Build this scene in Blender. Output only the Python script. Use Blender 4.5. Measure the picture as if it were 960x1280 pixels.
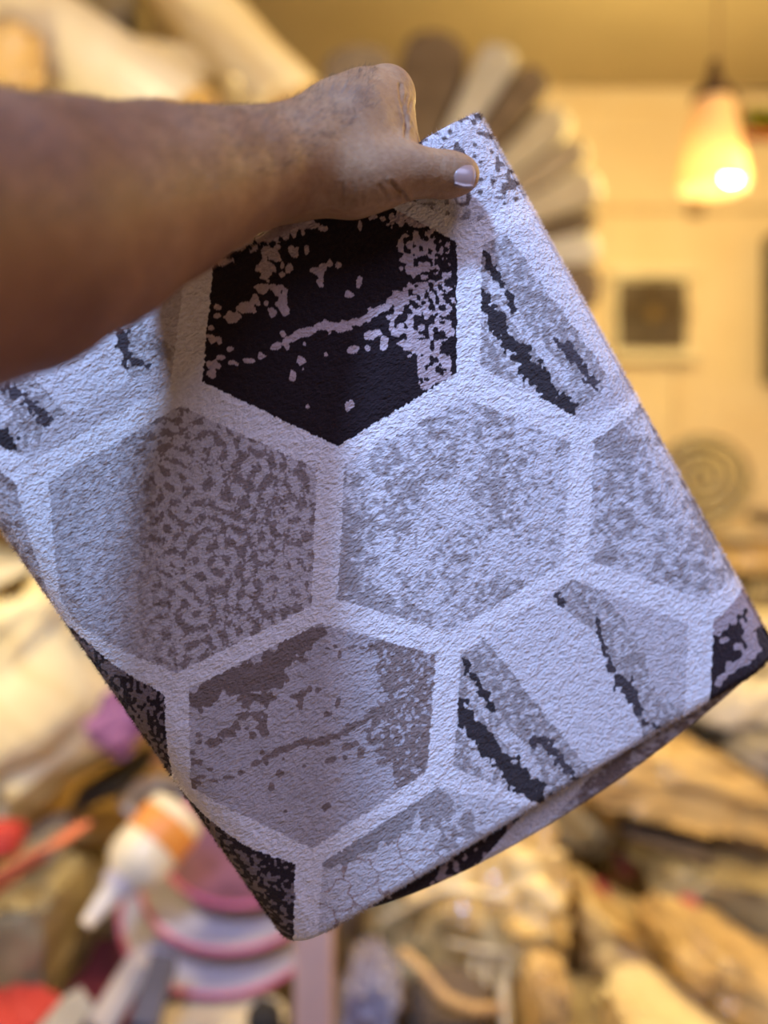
import bpy, bmesh, math, random
import numpy as np
from mathutils import Vector, Matrix
from mathutils.bvhtree import BVHTree

random.seed(7)
for _o in list(bpy.data.objects):
    bpy.data.objects.remove(_o, do_unlink=True)
SC = bpy.context.scene
COL = SC.collection

# ------------------------------------------------------------------ camera
FPX, CX, CY = 1100.0, 480.0, 640.0          # focal length in pixels of the 960x1280 frame
CAMZ = 1.5
cam_d = bpy.data.cameras.new('camera')
cam = bpy.data.objects.new('camera', cam_d)
COL.objects.link(cam)
cam.location = (0, 0, CAMZ)
cam.rotation_euler = (math.pi / 2, 0, 0)     # level, looking along +Y
cam_d.sensor_fit = 'VERTICAL'
cam_d.sensor_height = 36.0
cam_d.lens = 36.0 * FPX / 1280.0
cam_d.clip_start = 0.01
cam_d.dof.use_dof = True
cam_d.dof.focus_distance = 0.458
cam_d.dof.aperture_fstop = 2.3
SC.camera = cam

# ------------------------------------------------------------------ world, lights, exposure
w = bpy.data.worlds.new('world')
SC.world = w
w.use_nodes = True
bg = w.node_tree.nodes['Background']
bg.inputs[0].default_value = (0.74, 0.68, 0.95, 1)
bg.inputs[1].default_value = 0.07


def lamp(name, kind, loc, energy, color, size=0.1, target=None, **kw):
    d = bpy.data.lights.new(name, kind)
    d.energy = energy
    d.color = color
    if kind == 'AREA':
        d.shape = 'DISK'
        d.size = size
    elif kind in ('POINT', 'SPOT'):
        d.shadow_soft_size = size
    for k, v in kw.items():
        setattr(d, k, v)
    o = bpy.data.objects.new(name, d)
    o.location = loc
    if target is not None:
        o.rotation_euler = (Vector(target) - Vector(loc)).to_track_quat('-Z', 'Y').to_euler()
    COL.objects.link(o)
    return o


# cool white lamp above and behind the photographer
lamp('cool_key_light', 'AREA', (-0.42, -0.55, 2.62), 11.5, (0.36, 0.56, 1.0), 0.17, target=(0.0, 0.46, 1.45), spread=math.radians(100))
# soft cool fill light added above and behind the camera, source unseen
lamp('cool_fill_light', 'AREA', (0.45, -1.0, 3.2), 43.0, (0.52, 0.57, 1.0), 1.4, target=(0.0, 0.5, 1.5))
# unseen warm lights added to brighten the wall, goods and rug edges
lamp('warm_fill_light_a', 'POINT', (-0.85, 1.0, 3.25), 13.0, (1.0, 0.81, 0.50), 0.10)
lamp('warm_fill_light_d', 'POINT', (0.66, 1.30, 1.95), 17.0, (1.0, 0.74, 0.34), 0.05)
lamp('warm_fill_light_e', 'POINT', (-1.0, 1.15, 1.85), 30.0, (1.0, 0.79, 0.38), 0.05)
lamp('warm_fill_light_b', 'POINT', (1.0, 2.9, 2.7), 44.0, (1.0, 0.75, 0.27), 0.10)
lamp('warm_fill_light_c', 'POINT', (1.75, 1.5, 2.8), 72.0, (1.0, 0.73, 0.28), 0.10)
SC.view_settings.view_transform = 'Standard'
SC.view_settings.look = 'None'
SC.view_settings.exposure = 0.0
SC.view_settings.gamma = 1.0
SC.view_settings.use_curve_mapping = False


# ------------------------------------------------------------------ helpers
def at(px, py, d):
    """point seen at pixel (px,py) at the depth d that the thing has in the room"""
    return np.array([(px - CX) / FPX * d, d, CAMZ - (py - CY) / FPX * d])


def proj(P):
    P = np.asarray(P, float)
    return CX + P[..., 0] / P[..., 1] * FPX, CY - (P[..., 2] - CAMZ) / P[..., 1] * FPX


def tag(o, label=None, cat=None, group=None, kind=None):
    if label: o['label'] = label
    if cat: o['category'] = cat
    if group: o['group'] = group
    if kind: o['kind'] = kind
    return o


def empty(name, loc, label, cat, group=None):
    o = bpy.data.objects.new(name, None)
    o.empty_display_size = 0.05
    o.location = loc
    COL.objects.link(o)
    return tag(o, label, cat, group)


GOODS = []          # soft goods and the rigid things they lie against
REG = [False]


def settle(gap=.0025, skip=0.0):
    """soft goods press flat against each other: every touching pair shares one contact plane"""
    planes = [[] for _ in GOODS]
    for i, A in enumerate(GOODS):
        for j in range(i):
            B = GOODS[j]
            if A['fix'] and B['fix']:
                continue
            if (A['lo'] > B['hi']).any() or (B['lo'] > A['hi']).any():
                continue
            d = B['c'] - A['c']
            cand = [d, d / (A['h'] + B['h']), np.array([1., 0, 0]), np.array([0, 1., 0]), np.array([0, 0, 1.])] + list(A['ax']) + list(B['ax'])
            best = None
            for n in cand:
                n = n / (np.linalg.norm(n) + 1e-9)
                if n @ d < 0:
                    n = -n
                ea = (A['V'] @ n).max(); eb = (B['V'] @ n).min()
                if best is None or ea - eb < best[0]:
                    best = (ea - eb, n, ea, eb)
            pen, n, ea, eb = best
            if pen <= -2 * gap:
                continue
            wa, wb = A['y'], B['y']
            if A['fix']: wa = 0
            if B['fix']: wb = 0
            pos = ea - pen * wa / (wa + wb)
            planes[i].append((n, pos - gap)); planes[j].append((-n, -(pos + gap)))
    for A, pl in zip(GOODS, planes):
        if A['fix'] or not pl:
            continue
        V = A['V']
        for _ in range(40):
            worst = 0
            for n, d in pl:
                s = np.clip(V @ n - d, 0, None)
                worst = max(worst, s.max())
                V = V - s[:, None] * n
            if worst < 2e-4:
                break
        A['V'] = V


def add_good(V, fix=False, y=1.0, ax=(), build=None):
    V = np.asarray(V, float)
    GOODS.append(dict(V=V, lo=V.min(0) - .003, hi=V.max(0) + .003, c=(V.min(0) + V.max(0)) / 2, h=(V.max(0) - V.min(0)) / 2 + 1e-4, fix=fix, y=y, ax=ax, build=build))
    return len(GOODS) - 1


def build_goods():
    settle()
    for g in GOODS:
        if g['build']:
            g['obj'] = g['build'](g['V'])


def mesh_obj(name, V, F, mat, parent=None, loc=None, smooth=True, colors=None):
    """V in world space; object origin at loc (or at the parent's location)"""
    V = np.asarray(V, np.float64)
    org = np.zeros(3)
    if parent is not None:
        o_ = parent
        while o_ is not None:
            org = org + np.array(o_.location)
            o_ = o_.parent
    elif loc is not None:
        org = np.array(loc, float)
    me = bpy.data.meshes.new(name)
    if REG[0]:
        add_good(V, fix=True)
    V = V - org
    if isinstance(F, np.ndarray) and F.ndim == 2:
        nf, k = F.shape
        me.vertices.add(len(V)); me.vertices.foreach_set('co', V.astype(np.float32).ravel())
        me.loops.add(nf * k); me.loops.foreach_set('vertex_index', F.astype(np.int32).ravel())
        me.polygons.add(nf)
        me.polygons.foreach_set('loop_start', np.arange(0, nf * k, k, dtype=np.int32))
        me.update(calc_edges=True)
    else:
        me.from_pydata([tuple(v) for v in V], [], [tuple(f) for f in F])
        me.update()
    me.polygons.foreach_set('use_smooth', np.full(len(me.polygons), smooth, dtype=bool))
    if colors is not None:
        ca = me.color_attributes.new('Col', 'FLOAT_COLOR', 'POINT')
        c4 = np.ones((len(V), 4), np.float32); c4[:, :3] = colors
        ca.data.foreach_set('color', c4.ravel())
    me.materials.append(mat)
    o = bpy.data.objects.new(name, me)
    if parent is not None:
        o.parent = parent
    elif loc is not None:
        o.location = loc
    COL.objects.link(o)
    return o


def grid_faces(n, m, wrap_m=False, flip=False):
    i, j = np.meshgrid(np.arange(n - 1), np.arange(m if wrap_m else m - 1), indexing='ij')
    j2 = (j + 1) % m
    F = np.stack([i * m + j, (i + 1) * m + j, (i + 1) * m + j2, i * m + j2], -1).reshape(-1, 4)
    return F[:, ::-1] if flip else F


def _hash(ix, iy, iz, seed):
    h = (ix.astype(np.int64) * 374761393 + iy.astype(np.int64) * 668265263 + iz.astype(np.int64) * 2147483647 + seed * 974634777) & 0xFFFFFFFF
    h = ((h ^ (h >> 13)) * 1274126177) & 0xFFFFFFFF
    h = h ^ (h >> 16)
    return (h & 0xFFFF) / 65535.0


def vn(x, y, z=None, seed=0):
    """smooth value noise, about 0..1"""
    x = np.asarray(x, float); y = np.asarray(y, float)
    z = np.zeros_like(x) if z is None else np.asarray(z, float)
    x0, y0, z0 = np.floor(x), np.floor(y), np.floor(z)
    fx, fy, fz = x - x0, y - y0, z - z0
    fx, fy, fz = [f * f * (3 - 2 * f) for f in (fx, fy, fz)]
    x0, y0, z0 = x0.astype(np.int64), y0.astype(np.int64), z0.astype(np.int64)
    r = 0
    for dx in (0, 1):
        for dy in (0, 1):
            for dz in (0, 1):
                r = r + _hash(x0 + dx, y0 + dy, z0 + dz, seed) * (fx if dx else 1 - fx) * (fy if dy else 1 - fy) * (fz if dz else 1 - fz)
    return r


def fbm(x, y, z=None, seed=0, oct=3):
    r, a, t, s = 0, 1.0, 0, 1.0
    for o in range(oct):
        r = r + a * vn(x * s, y * s, None if z is None else z * s, seed + o * 17)
        t += a; a *= 0.5; s *= 2.03
    return r / t


def sstep(a, b, x):
    t = np.clip((x - a) / (b - a), 0, 1)
    return t * t * (3 - 2 * t)


# ------------------------------------------------------------------ materials
def new_mat(name):
    m = bpy.data.materials.new(name)
    m.use_nodes = True
    nt = m.node_tree
    b = nt.nodes['Principled BSDF']
    return m, nt, b


def mat(name, c1, c2=None, scale=8.0, rough=0.7, bump=0.0, bscale=60.0, stripes=None, coat=0.0, sheen=0.0, metal=0.0, spec=0.5, emit=None, estr=0.0, trans=0.0, dirt=None):
    """two-tone noise colour with optional stripes and fine relief"""
    m, nt, b = new_mat(name)
    N, L = nt.nodes, nt.links
    tc = N.new('ShaderNodeTexCoord')
    if c2 is None:
        c2 = tuple(min(1, x * 0.8) for x in c1)
    nz = N.new('ShaderNodeTexNoise'); nz.inputs['Scale'].default_value = scale; nz.inputs['Detail'].default_value = 4
    L.new(tc.outputs['Object'], nz.inputs['Vector'])
    rp = N.new('ShaderNodeValToRGB')
    rp.color_ramp.elements[0].position = 0.35; rp.color_ramp.elements[1].position = 0.65
    rp.color_ramp.elements[0].color = (*c2, 1); rp.color_ramp.elements[1].color = (*c1, 1)
    L.new(nz.outputs['Fac'], rp.inputs['Fac'])
    out = rp.outputs['Color']
    if stripes:
        col, sc, wd, dist = stripes
        wv = N.new('ShaderNodeTexWave'); wv.inputs['Scale'].default_value = sc; wv.inputs['Distortion'].default_value = dist
        wv.bands_direction = 'DIAGONAL'
        L.new(tc.outputs['Object'], wv.inputs['Vector'])
        r2 = N.new('ShaderNodeValToRGB')
        r2.color_ramp.elements[0].position = wd; r2.color_ramp.elements[1].position = wd + 0.12
        L.new(wv.outputs['Fac'], r2.inputs['Fac'])
        mx = N.new('ShaderNodeMix'); mx.data_type = 'RGBA'
        L.new(r2.outputs['Color'], mx.inputs[0]); L.new(out, mx.inputs[6]); mx.inputs[7].default_value = (*col, 1)
        out = mx.outputs[2]
    L.new(out, b.inputs['Base Color'])
    b.inputs['Roughness'].default_value = rough
    b.inputs['Metallic'].default_value = metal
    b.inputs['Specular IOR Level'].default_value = spec
    b.inputs['Coat Weight'].default_value = coat
    b.inputs['Coat Roughness'].default_value = 0.12
    b.inputs['Sheen Weight'].default_value = sheen
    b.inputs['Transmission Weight'].default_value = trans
    if emit:
        b.inputs['Emission Color'].default_value = (*emit, 1); b.inputs['Emission Strength'].default_value = estr
    if bump:
        n2 = N.new('ShaderNodeTexNoise'); n2.inputs['Scale'].default_value = bscale; n2.inputs['Detail'].default_value = 3
        L.new(tc.outputs['Object'], n2.inputs['Vector'])
        bp = N.new('ShaderNodeBump'); bp.inputs['Strength'].default_value = bump; bp.inputs['Distance'].default_value = 0.01
        L.new(n2.outputs['Fac'], bp.inputs['Height']); L.new(bp.outputs['Normal'], b.inputs['Normal'])
    return m


def rug_material():
    """woven pile: printed colour from the mesh, tufted relief from noise"""
    m, nt, b = new_mat('rug_pile')
    N, L = nt.nodes, nt.links
    at_ = N.new('ShaderNodeVertexColor'); at_.layer_name = 'Col'
    tc = N.new('ShaderNodeTexCoord')
    n1 = N.new('ShaderNodeTexNoise'); n1.inputs['Scale'].default_value = 620; n1.inputs['Detail'].default_value = 2.5; n1.inputs['Roughness'].default_value = 0.6
    mp = N.new('ShaderNodeMapping'); mp.vector_type = 'TEXTURE'; mp.inputs['Rotation'].default_value = (0, math.radians(-32), 0); mp.inputs['Scale'].default_value = (1.45, 1.0, 0.85)
    L.new(tc.outputs['Object'], mp.inputs['Vector']); L.new(mp.outputs['Vector'], n1.inputs['Vector'])
    n2 = N.new('ShaderNodeTexNoise'); n2.inputs['Scale'].default_value = 190; n2.inputs['Detail'].default_value = 2
    L.new(tc.outputs['Object'], n2.inputs['Vector'])
    ad = N.new('ShaderNodeMath'); ad.operation = 'MULTIPLY_ADD'; ad.inputs[1].default_value = 1.1
    L.new(n2.outputs['Fac'], ad.inputs[0]); L.new(n1.outputs['Fac'], ad.inputs[2])
    bp = N.new('ShaderNodeBump'); bp.inputs['Strength'].default_value = 1.0; bp.inputs['Distance'].default_value = 0.0017
    L.new(ad.outputs[0], bp.inputs['Height']); L.new(bp.outputs['Normal'], b.inputs['Normal'])
    # yarn-to-yarn colour variation
    rp = N.new('ShaderNodeValToRGB'); rp.color_ramp.elements[0].position = 0.3; rp.color_ramp.elements[1].position = 0.7
    rp.color_ramp.elements[0].color = (0.80, 0.79, 0.79, 1); rp.color_ramp.elements[1].color = (1, 1, 1, 1)
    L.new(n1.outputs['Fac'], rp.inputs['Fac'])
    mx = N.new('ShaderNodeMix'); mx.data_type = 'RGBA'; mx.blend_type = 'MULTIPLY'; mx.inputs[0].default_value = 1.0
    L.new(at_.outputs['Color'], mx.inputs[6]); L.new(rp.outputs['Color'], mx.inputs[7])
    L.new(mx.outputs[2], b.inputs['Base Color'])
    b.inputs['Roughness'].default_value = 0.92
    b.inputs['Specular IOR Level'].default_value = 0.12
    b.inputs['Sheen Weight'].default_value = 0.10
    b.inputs['Sheen Roughness'].default_value = 0.5
    return m


def skin_material():
    m, nt, b = new_mat('skin')
    N, L = nt.nodes, nt.links
    tc = N.new('ShaderNodeTexCoord')
    n1 = N.new('ShaderNodeTexNoise'); n1.inputs['Scale'].default_value = 45; n1.inputs['Detail'].default_value = 5; n1.inputs['Roughness'].default_value = 0.62
    L.new(tc.outputs['Object'], n1.inputs['Vector'])
    rp = N.new('ShaderNodeValToRGB')
    e = rp.color_ramp.elements
    e[0].position = 0.30; e[0].color = (0.245, 0.118, 0.072, 1)
    e[1].position = 0.72; e[1].color = (0.355, 0.200, 0.132, 1)
    L.new(n1.outputs['Fac'], rp.inputs['Fac'])
    n3 = N.new('ShaderNodeTexNoise'); n3.inputs['Scale'].default_value = 330; n3.inputs['Detail'].default_value = 2
    L.new(tc.outputs['Object'], n3.inputs['Vector'])
    r3 = N.new('ShaderNodeValToRGB'); r3.color_ramp.elements[0].position = 0.25; r3.color_ramp.elements[1].position = 0.6
    r3.color_ramp.elements[0].color = (0.80, 0.74, 0.72, 1); r3.color_ramp.elements[1].color = (1, 1, 1, 1)
    L.new(n3.outputs['Fac'], r3.inputs['Fac'])
    mx = N.new('ShaderNodeMix'); mx.data_type = 'RGBA'; mx.blend_type = 'MULTIPLY'; mx.inputs[0].default_value = 0.8
    L.new(rp.outputs['Color'], mx.inputs[6]); L.new(r3.outputs['Color'], mx.inputs[7])
    # shade on the forearm put into the skin colour, darker away from the hand
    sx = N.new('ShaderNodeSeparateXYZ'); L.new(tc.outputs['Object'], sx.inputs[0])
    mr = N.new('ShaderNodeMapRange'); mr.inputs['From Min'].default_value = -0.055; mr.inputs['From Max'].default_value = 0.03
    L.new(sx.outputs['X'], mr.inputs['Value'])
    arm_shade = N.new('ShaderNodeMix'); arm_shade.data_type = 'RGBA'; arm_shade.inputs[6].default_value = (0.47, 0.385, 0.34, 1); arm_shade.inputs[7].default_value = (0.94, 1.04, 0.88, 1)
    L.new(mr.outputs['Result'], arm_shade.inputs[0])
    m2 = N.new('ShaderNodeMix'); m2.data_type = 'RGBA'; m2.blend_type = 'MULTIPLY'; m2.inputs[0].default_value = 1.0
    L.new(mx.outputs[2], m2.inputs[6]); L.new(arm_shade.outputs[2], m2.inputs[7])
    L.new(m2.outputs[2], b.inputs['Base Color'])
    b.inputs['Roughness'].default_value = 0.55
    b.inputs['Specular IOR Level'].default_value = 0.22
    b.inputs['Subsurface Weight'].default_value = 0.18
    b.inputs['Subsurface Radius'].default_value = (0.006, 0.0025, 0.0012)
    b.inputs['Subsurface Scale'].default_value = 0.6
    vo = N.new('ShaderNodeTexVoronoi'); vo.inputs['Scale'].default_value = 900
    L.new(tc.outputs['Object'], vo.inputs['Vector'])
    ad = N.new('ShaderNodeMath'); ad.operation = 'MULTIPLY_ADD'; ad.inputs[1].default_value = 1.2
    L.new(n3.outputs['Fac'], ad.inputs[0]); L.new(vo.outputs['Distance'], ad.inputs[2])
    bp = N.new('ShaderNodeBump'); bp.inputs['Strength'].default_value = 0.32; bp.inputs['Distance'].default_value = 0.0005
    L.new(ad.outputs[0], bp.inputs['Height']); L.new(bp.outputs['Normal'], b.inputs['Normal'])
    return m


M_RUG = rug_material()
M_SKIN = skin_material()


def fuzz_material():
    m, nt, b = new_mat('rug_fuzz')
    N, L = nt.nodes, nt.links
    a_ = N.new('ShaderNodeVertexColor'); a_.layer_name = 'Col'
    df = N.new('ShaderNodeBsdfDiffuse'); tr = N.new('ShaderNodeBsdfTranslucent'); mx = N.new('ShaderNodeMixShader'); mx.inputs[0].default_value = .55
    L.new(a_.outputs['Color'], df.inputs['Color']); L.new(a_.outputs['Color'], tr.inputs['Color'])
    L.new(df.outputs[0], mx.inputs[1]); L.new(tr.outputs[0], mx.inputs[2]); L.new(mx.outputs[0], N['Material Output'].inputs['Surface'])
    return m


M_FUZZ = fuzz_material()
M_NAIL = mat('nail', (0.29, 0.19, 0.165), (0.25, 0.155, 0.135), 60, rough=0.28, spec=0.6)
M_HAIR = mat('hair', (0.035, 0.022, 0.016), rough=0.5)
M_BACKING = mat('rug_backing', (0.42, 0.33, 0.24), (0.34, 0.26, 0.19), 300, rough=0.9, bump=0.5, bscale=700)
M_BIND = mat('rug_binding', (0.34, 0.23, 0.16), (0.22, 0.15, 0.11), 420, rough=0.85, bump=0.6, bscale=900)

# ------------------------------------------------------------------ the folded rug
# the face of the rug lies in a plane turned a little away to the right and below
PN = np.array([-0.1883, 0.9769, 0.1010])      # world axes; points away from the camera
PN /= np.linalg.norm(PN)
PC = float(PN @ (at(540, 215, 0.452) - np.array([0, 0, CAMZ])))


def on_plane(px, py, back=0.0):
    r = np.array([(px - CX) / FPX, 1.0, -(py - CY) / FPX])
    d = (PC + back) / (PN @ r)
    return np.array([0, 0, CAMZ]) + r * d


CTL, CTR, CBR, CBL = on_plane(-104, 536), on_plane(606, 128), on_plane(988, 822), on_plane(358, 1200)
RW = 0.5 * (np.linalg.norm(CTR - CTL) + np.linalg.norm(CBR - CBL))
RH = 0.5 * (np.linalg.norm(CBL - CTL) + np.linalg.norm(CBR - CTR))


def face_pt(x, y):
    """metres from the left fold and from the top edge -> point in the face plane"""
    a = (x / RW)[..., None]; b = (y / RH)[..., None]
    return (CTL * (1 - a) + CTR * a) * (1 - b) + (CBL * (1 - a) + CBR * a) * b


# ---- printed pattern, drawn in photo coordinates
def in_poly(x, y, poly):
    ins = np.zeros(x.shape, bool)
    n = len(poly)
    for i in range(n):
        x0, y0 = poly[i]; x1, y1 = poly[(i + 1) % n]
        if y0 == y1:
            continue
        c = ((y0 > y) != (y1 > y)) & (x < (x1 - x0) * (y - y0) / (y1 - y0) + x0)
        ins ^= c
    return ins


def seg_field(x, y, pts, wd):
    """distance to a polyline divided by its local half width"""
    best = np.full(x.shape, 9e9)
    for (x0, y0), (x1, y1), w0, w1 in zip(pts[:-1], pts[1:], wd[:-1], wd[1:]):
        dx, dy = x1 - x0, y1 - y0
        t = np.clip(((x - x0) * dx + (y - y0) * dy) / (dx * dx + dy * dy + 1e-9), 0, 1)
        d = np.hypot(x - x0 - t * dx, y - y0 - t * dy) / (w0 + (w1 - w0) * t)
        best = np.minimum(best, d)
    return best


def blob_field(x, y, blobs):
    best = np.full(x.shape, 9e9)
    for bx, by, rx, ry in blobs:
        best = np.minimum(best, np.hypot((x - bx) / rx, (y - by) / ry))
    return best


_rs = np.random.RandomState(5)


def band_noise(n, lam, width, seed):
    """band-passed noise with wavelength lam: worm-like figures when thresholded"""
    rs = np.random.RandomState(seed)
    f = np.fft.fftfreq(n)
    fr = np.hypot(*np.meshgrid(f, f, indexing='ij'))
    k = 1.0 / lam
    s = np.fft.fft2(rs.randn(n, n)) * np.exp(-((fr - k) / (k * width)) ** 2)
    r = np.real(np.fft.ifft2(s))
    return r / r.std()


BN20 = band_noise(1400, 19, 0.26, 3)
BN10 = band_noise(1400, 11, 0.40, 4)
BN6 = band_noise(1400, 6.5, 0.45, 6)


def samp(B, x, y):
    n = B.shape[0]
    return B[np.clip(y, -100, n - 102).astype(int) % n, np.clip(x, -100, n - 102).astype(int) % n]


WHITE = np.array([0.80, 0.77, 0.80]); LIGHT = np.array([0.66, 0.63, 0.66]); PALE = np.array([0.52, 0.48, 0.50])
GREY = np.array([0.34, 0.30, 0.30]); BROWN = np.array([0.165, 0.125, 0.115]); DARK = np.array([0.020, 0.012, 0.015])
CHAR = np.array([0.045, 0.036, 0.040]); MAUVE = np.array([0.50, 0.395, 0.410])


def aff(src, dst):
    A = np.array([[x, y, 1] for x, y in src], float)
    return np.linalg.lstsq(A, np.array(dst, float), rcond=None)[0]


def cr(ox, oy, s, pts):
    return [(ox + a / s, oy + b / s) for a, b in pts]


# light figures on the dark hexagon (and, reversed, on the marbled one below it)
_B = []
for a, b, r, q in [(700, 90, 42, 30), (745, 120, 45, 40), (790, 100, 40, 30), (725, 165, 40, 36), (770, 190, 50, 40), (845, 190, 22, 30), (735, 240, 34, 40), (790, 255, 40, 28), (850, 270, 16, 24), (760, 320, 56, 30),
                   (820, 330, 40, 26), (730, 370, 60, 38), (800, 390, 60, 40), (700, 430, 40, 36), (760, 450, 60, 44), (835, 440, 28, 50), (730, 510, 36, 36), (800, 520, 56, 40), (780, 560, 30, 30), (800, 600, 46, 36), (785, 640, 26, 24), (845, 575, 18, 24), (855, 380, 14, 40), (690, 470, 20, 18),
                   (560, 305, 9, 18), (523, 343, 13, 11), (538, 522, 20, 12), (582, 520, 11, 14), (590, 480, 13, 15), (617, 470, 16, 11), (640, 505, 14, 22), (526, 712, 16, 15), (447, 542, 7, 8), (385, 716, 7, 6),
                   (410, 262, 26, 10), (432, 280, 13, 26), (437, 255, 13, 12), (462, 240, 8, 11), (487, 244, 9, 9), (382, 190, 9, 22), (342, 200, 18, 26), (325, 250, 14, 14), (303, 240, 8, 10), (300, 275, 9, 9),
                   (285, 325, 26, 20), (300, 360, 16, 30), (268, 405, 16, 18), (310, 400, 16, 22), (245, 370, 8, 8), (205, 360, 16, 18), (180, 385, 26, 20), (140, 412, 22, 18), (235, 318, 22, 16), (250, 260, 26, 32), (90, 382, 12, 10), (82, 410, 10, 8),
                   (72, 490, 22, 14), (100, 552, 16, 10), (135, 568, 18, 10), (190, 560, 20, 9), (232, 546, 11, 10), (65, 575, 20, 16), (65, 605, 18, 14), (126, 525, 10, 9), (62, 452, 9, 7), (365, 565, 12, 18), (338, 612, 11, 18), (377, 505, 9, 9), (303, 470, 9, 14), (285, 512, 18, 12), (322, 515, 9, 12),
                   (150, 180, 60, 18), (230, 150, 60, 26), (300, 130, 60, 26), (350, 105, 60, 18), (105, 230, 26, 12), (90, 205, 16, 18), (270, 200, 34, 26), (440, 118, 14, 10), (520, 80, 12, 8), (560, 110, 8, 16), (545, 75, 9, 9), (600, 85, 16, 10), (640, 90, 14, 8)]:
    _B.append((240 + a / 2.667, 240 + b / 2.667, r / 2.667, q / 2.667))
_L = cr(240, 240, 2.667, [(270, 520), (330, 490), (370, 465), (430, 450), (500, 445), (560, 430), (600, 405), (650, 380), (690, 350)])
_Lw = [3, 4.5, 5, 7, 6, 5, 5, 6, 8]


def dark_hex_marks(x, y):
    wob = (vn(x / 5.5, y / 5.5, seed=21) - .5) * 1.25 + (vn(x / 12, y / 12, seed=22) - .5) * 0.5
    f = np.minimum(blob_field(x, y, _B), seg_field(x, y, _L, _Lw))
    m = f + wob < 0.98
    holes = (vn(x / 6.5, y / 6.5, seed=23) > 0.70) & (x > 490)
    rag = samp(BN10, x, y) > 0.25
    edge = (x > 535) & (y < 400)
    return m & ~holes & ~(edge & rag)


HEX_D = [(268, 311), (253, 477), (422, 558), (570, 467), (571, 302), (420, 222)]
HEX_8 = [(236, 862), (238, 988), (391, 1060), (533, 962), (544, 817), (399, 778)]
HEX_9 = [(575, 816), (566, 958), (706, 1018), (852, 935), (861, 779), (715, 724)]
A_8D = aff(HEX_8, HEX_D)


def amap(A, x, y):
    return A[0, 0] * x + A[1, 0] * y + A[2, 0], A[0, 1] * x + A[1, 1] * y + A[2, 1]


def c9(pts):
    return cr(540, 700, 2.286, pts)


def stripes(x, y, X, Y):
    """brushed diagonal stripes; x,y in the reference hexagon, X,Y for the grain"""
    wob = (vn(X / 6, Y / 6, seed=31) - .5)
    wb2 = (vn(X / 16, Y / 16, seed=32) - .5)
    xj, yj = x + wb2 * 14 + wob * 7, y + wb2 * 10 + wob * 5
    c = np.tile(PALE * 1.12, x.shape + (1,))
    sp = vn(X / 3.2, Y / 3.2, seed=33)
    c *= (0.88 + 0.24 * sp)[..., None]
    zoneL = in_poly(xj, yj, c9([(150, 225), (330, 110), (480, 160), (500, 310), (610, 440), (620, 520), (440, 610), (290, 400)]))
    c[zoneL] = LIGHT * 1.06
    zoneA = in_poly(xj, yj, c9([(60, 250), (150, 225), (290, 400), (450, 600), (330, 720), (40, 600)]))
    gA = GREY + (LIGHT - GREY) * sstep(.40, .75, vn(X / 4.5, Y / 4.5, seed=34))[..., None] * 0.75
    c[zoneA] = gA[zoneA]
    fleck = zoneA & (seg_field(xj, yj, c9([(80, 430), (150, 560), (240, 650)]), [13, 15, 16]) < 1) & (vn(X / 6, Y / 6, seed=36) > 0.36)
    c[fleck] = LIGHT
    fleck2 = zoneA & (seg_field(xj, yj, c9([(100, 360), (190, 470), (300, 600)]), [7, 8, 9]) < 1) & (vn(X / 6, Y / 6, seed=37) > 0.35)
    c[fleck2] = LIGHT
    zoneB = in_poly(xj, yj, c9([(390, 50), (480, 90), (560, 180), (620, 290), (640, 380), (730, 440), (620, 520), (570, 400), (480, 220), (340, 110)]))
    gB = GREY * 1.05 + (LIGHT - GREY) * sstep(.42, .8, vn(X / 4.5, Y / 4.5, seed=35))[..., None] * 0.7
    c[zoneB] = gB[zoneB]
    jag = (vn(X / 4.6, Y / 4.6, seed=38) - .5) * 1.5 + (vn(X / 9, Y / 9, seed=39) - .5) * 1.3
    d1 = seg_field(x, y, c9([(66, 400), (100, 450), (150, 515), (215, 590), (300, 690)]), [8, 11, 11.5, 14, 16]) + jag * .7 < .95
    d2 = seg_field(x, y, c9([(85, 280), (105, 325), (135, 360), (155, 400), (172, 430)]), [3, 6, 5, 6, 4]) + jag < .85
    d3 = seg_field(x, y, c9([(350, 95), (365, 115), (385, 125)]), [5, 7, 3]) + jag < .85
    d4 = seg_field(x, y, c9([(470, 165), (490, 250), (510, 310), (545, 350), (580, 390), (605, 460), (650, 480)]), [3, 4, 6, 10, 8, 7, 4]) + jag < .75
    d5 = seg_field(x, y, c9([(300, 520), (345, 545), (375, 590), (405, 620)]), [9, 8, 8, 8]) + jag < .62
    c[d1 | d2] = CHAR
    c[d3 | d4] = CHAR * 1.6
    c[d5] = CHAR * 1.8
    return c


A_2 = aff([(602, 308), (600, 458), (731, 527)], [HEX_9[0], HEX_9[1], (702, 1016)])
A_4 = aff([(40, 575), (213, 482), (232, 325)], [(702, 1016), (850, 935), (861, 785)])


def speckle(x, y, lo, hi, lam, seed, bias):
    n = .55 * vn(x / lam, y / (lam * .75), seed=seed) + .45 * vn(x / (lam * 2.3), y / (lam * 2.3), seed=seed + 1)
    big = fbm(x / 70, y / 70, seed=seed + 2, oct=2)
    t = sstep(bias - .16, bias + .16, n + (big - .5) * .75)
    return lo + (hi - lo) * t[..., None]


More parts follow.
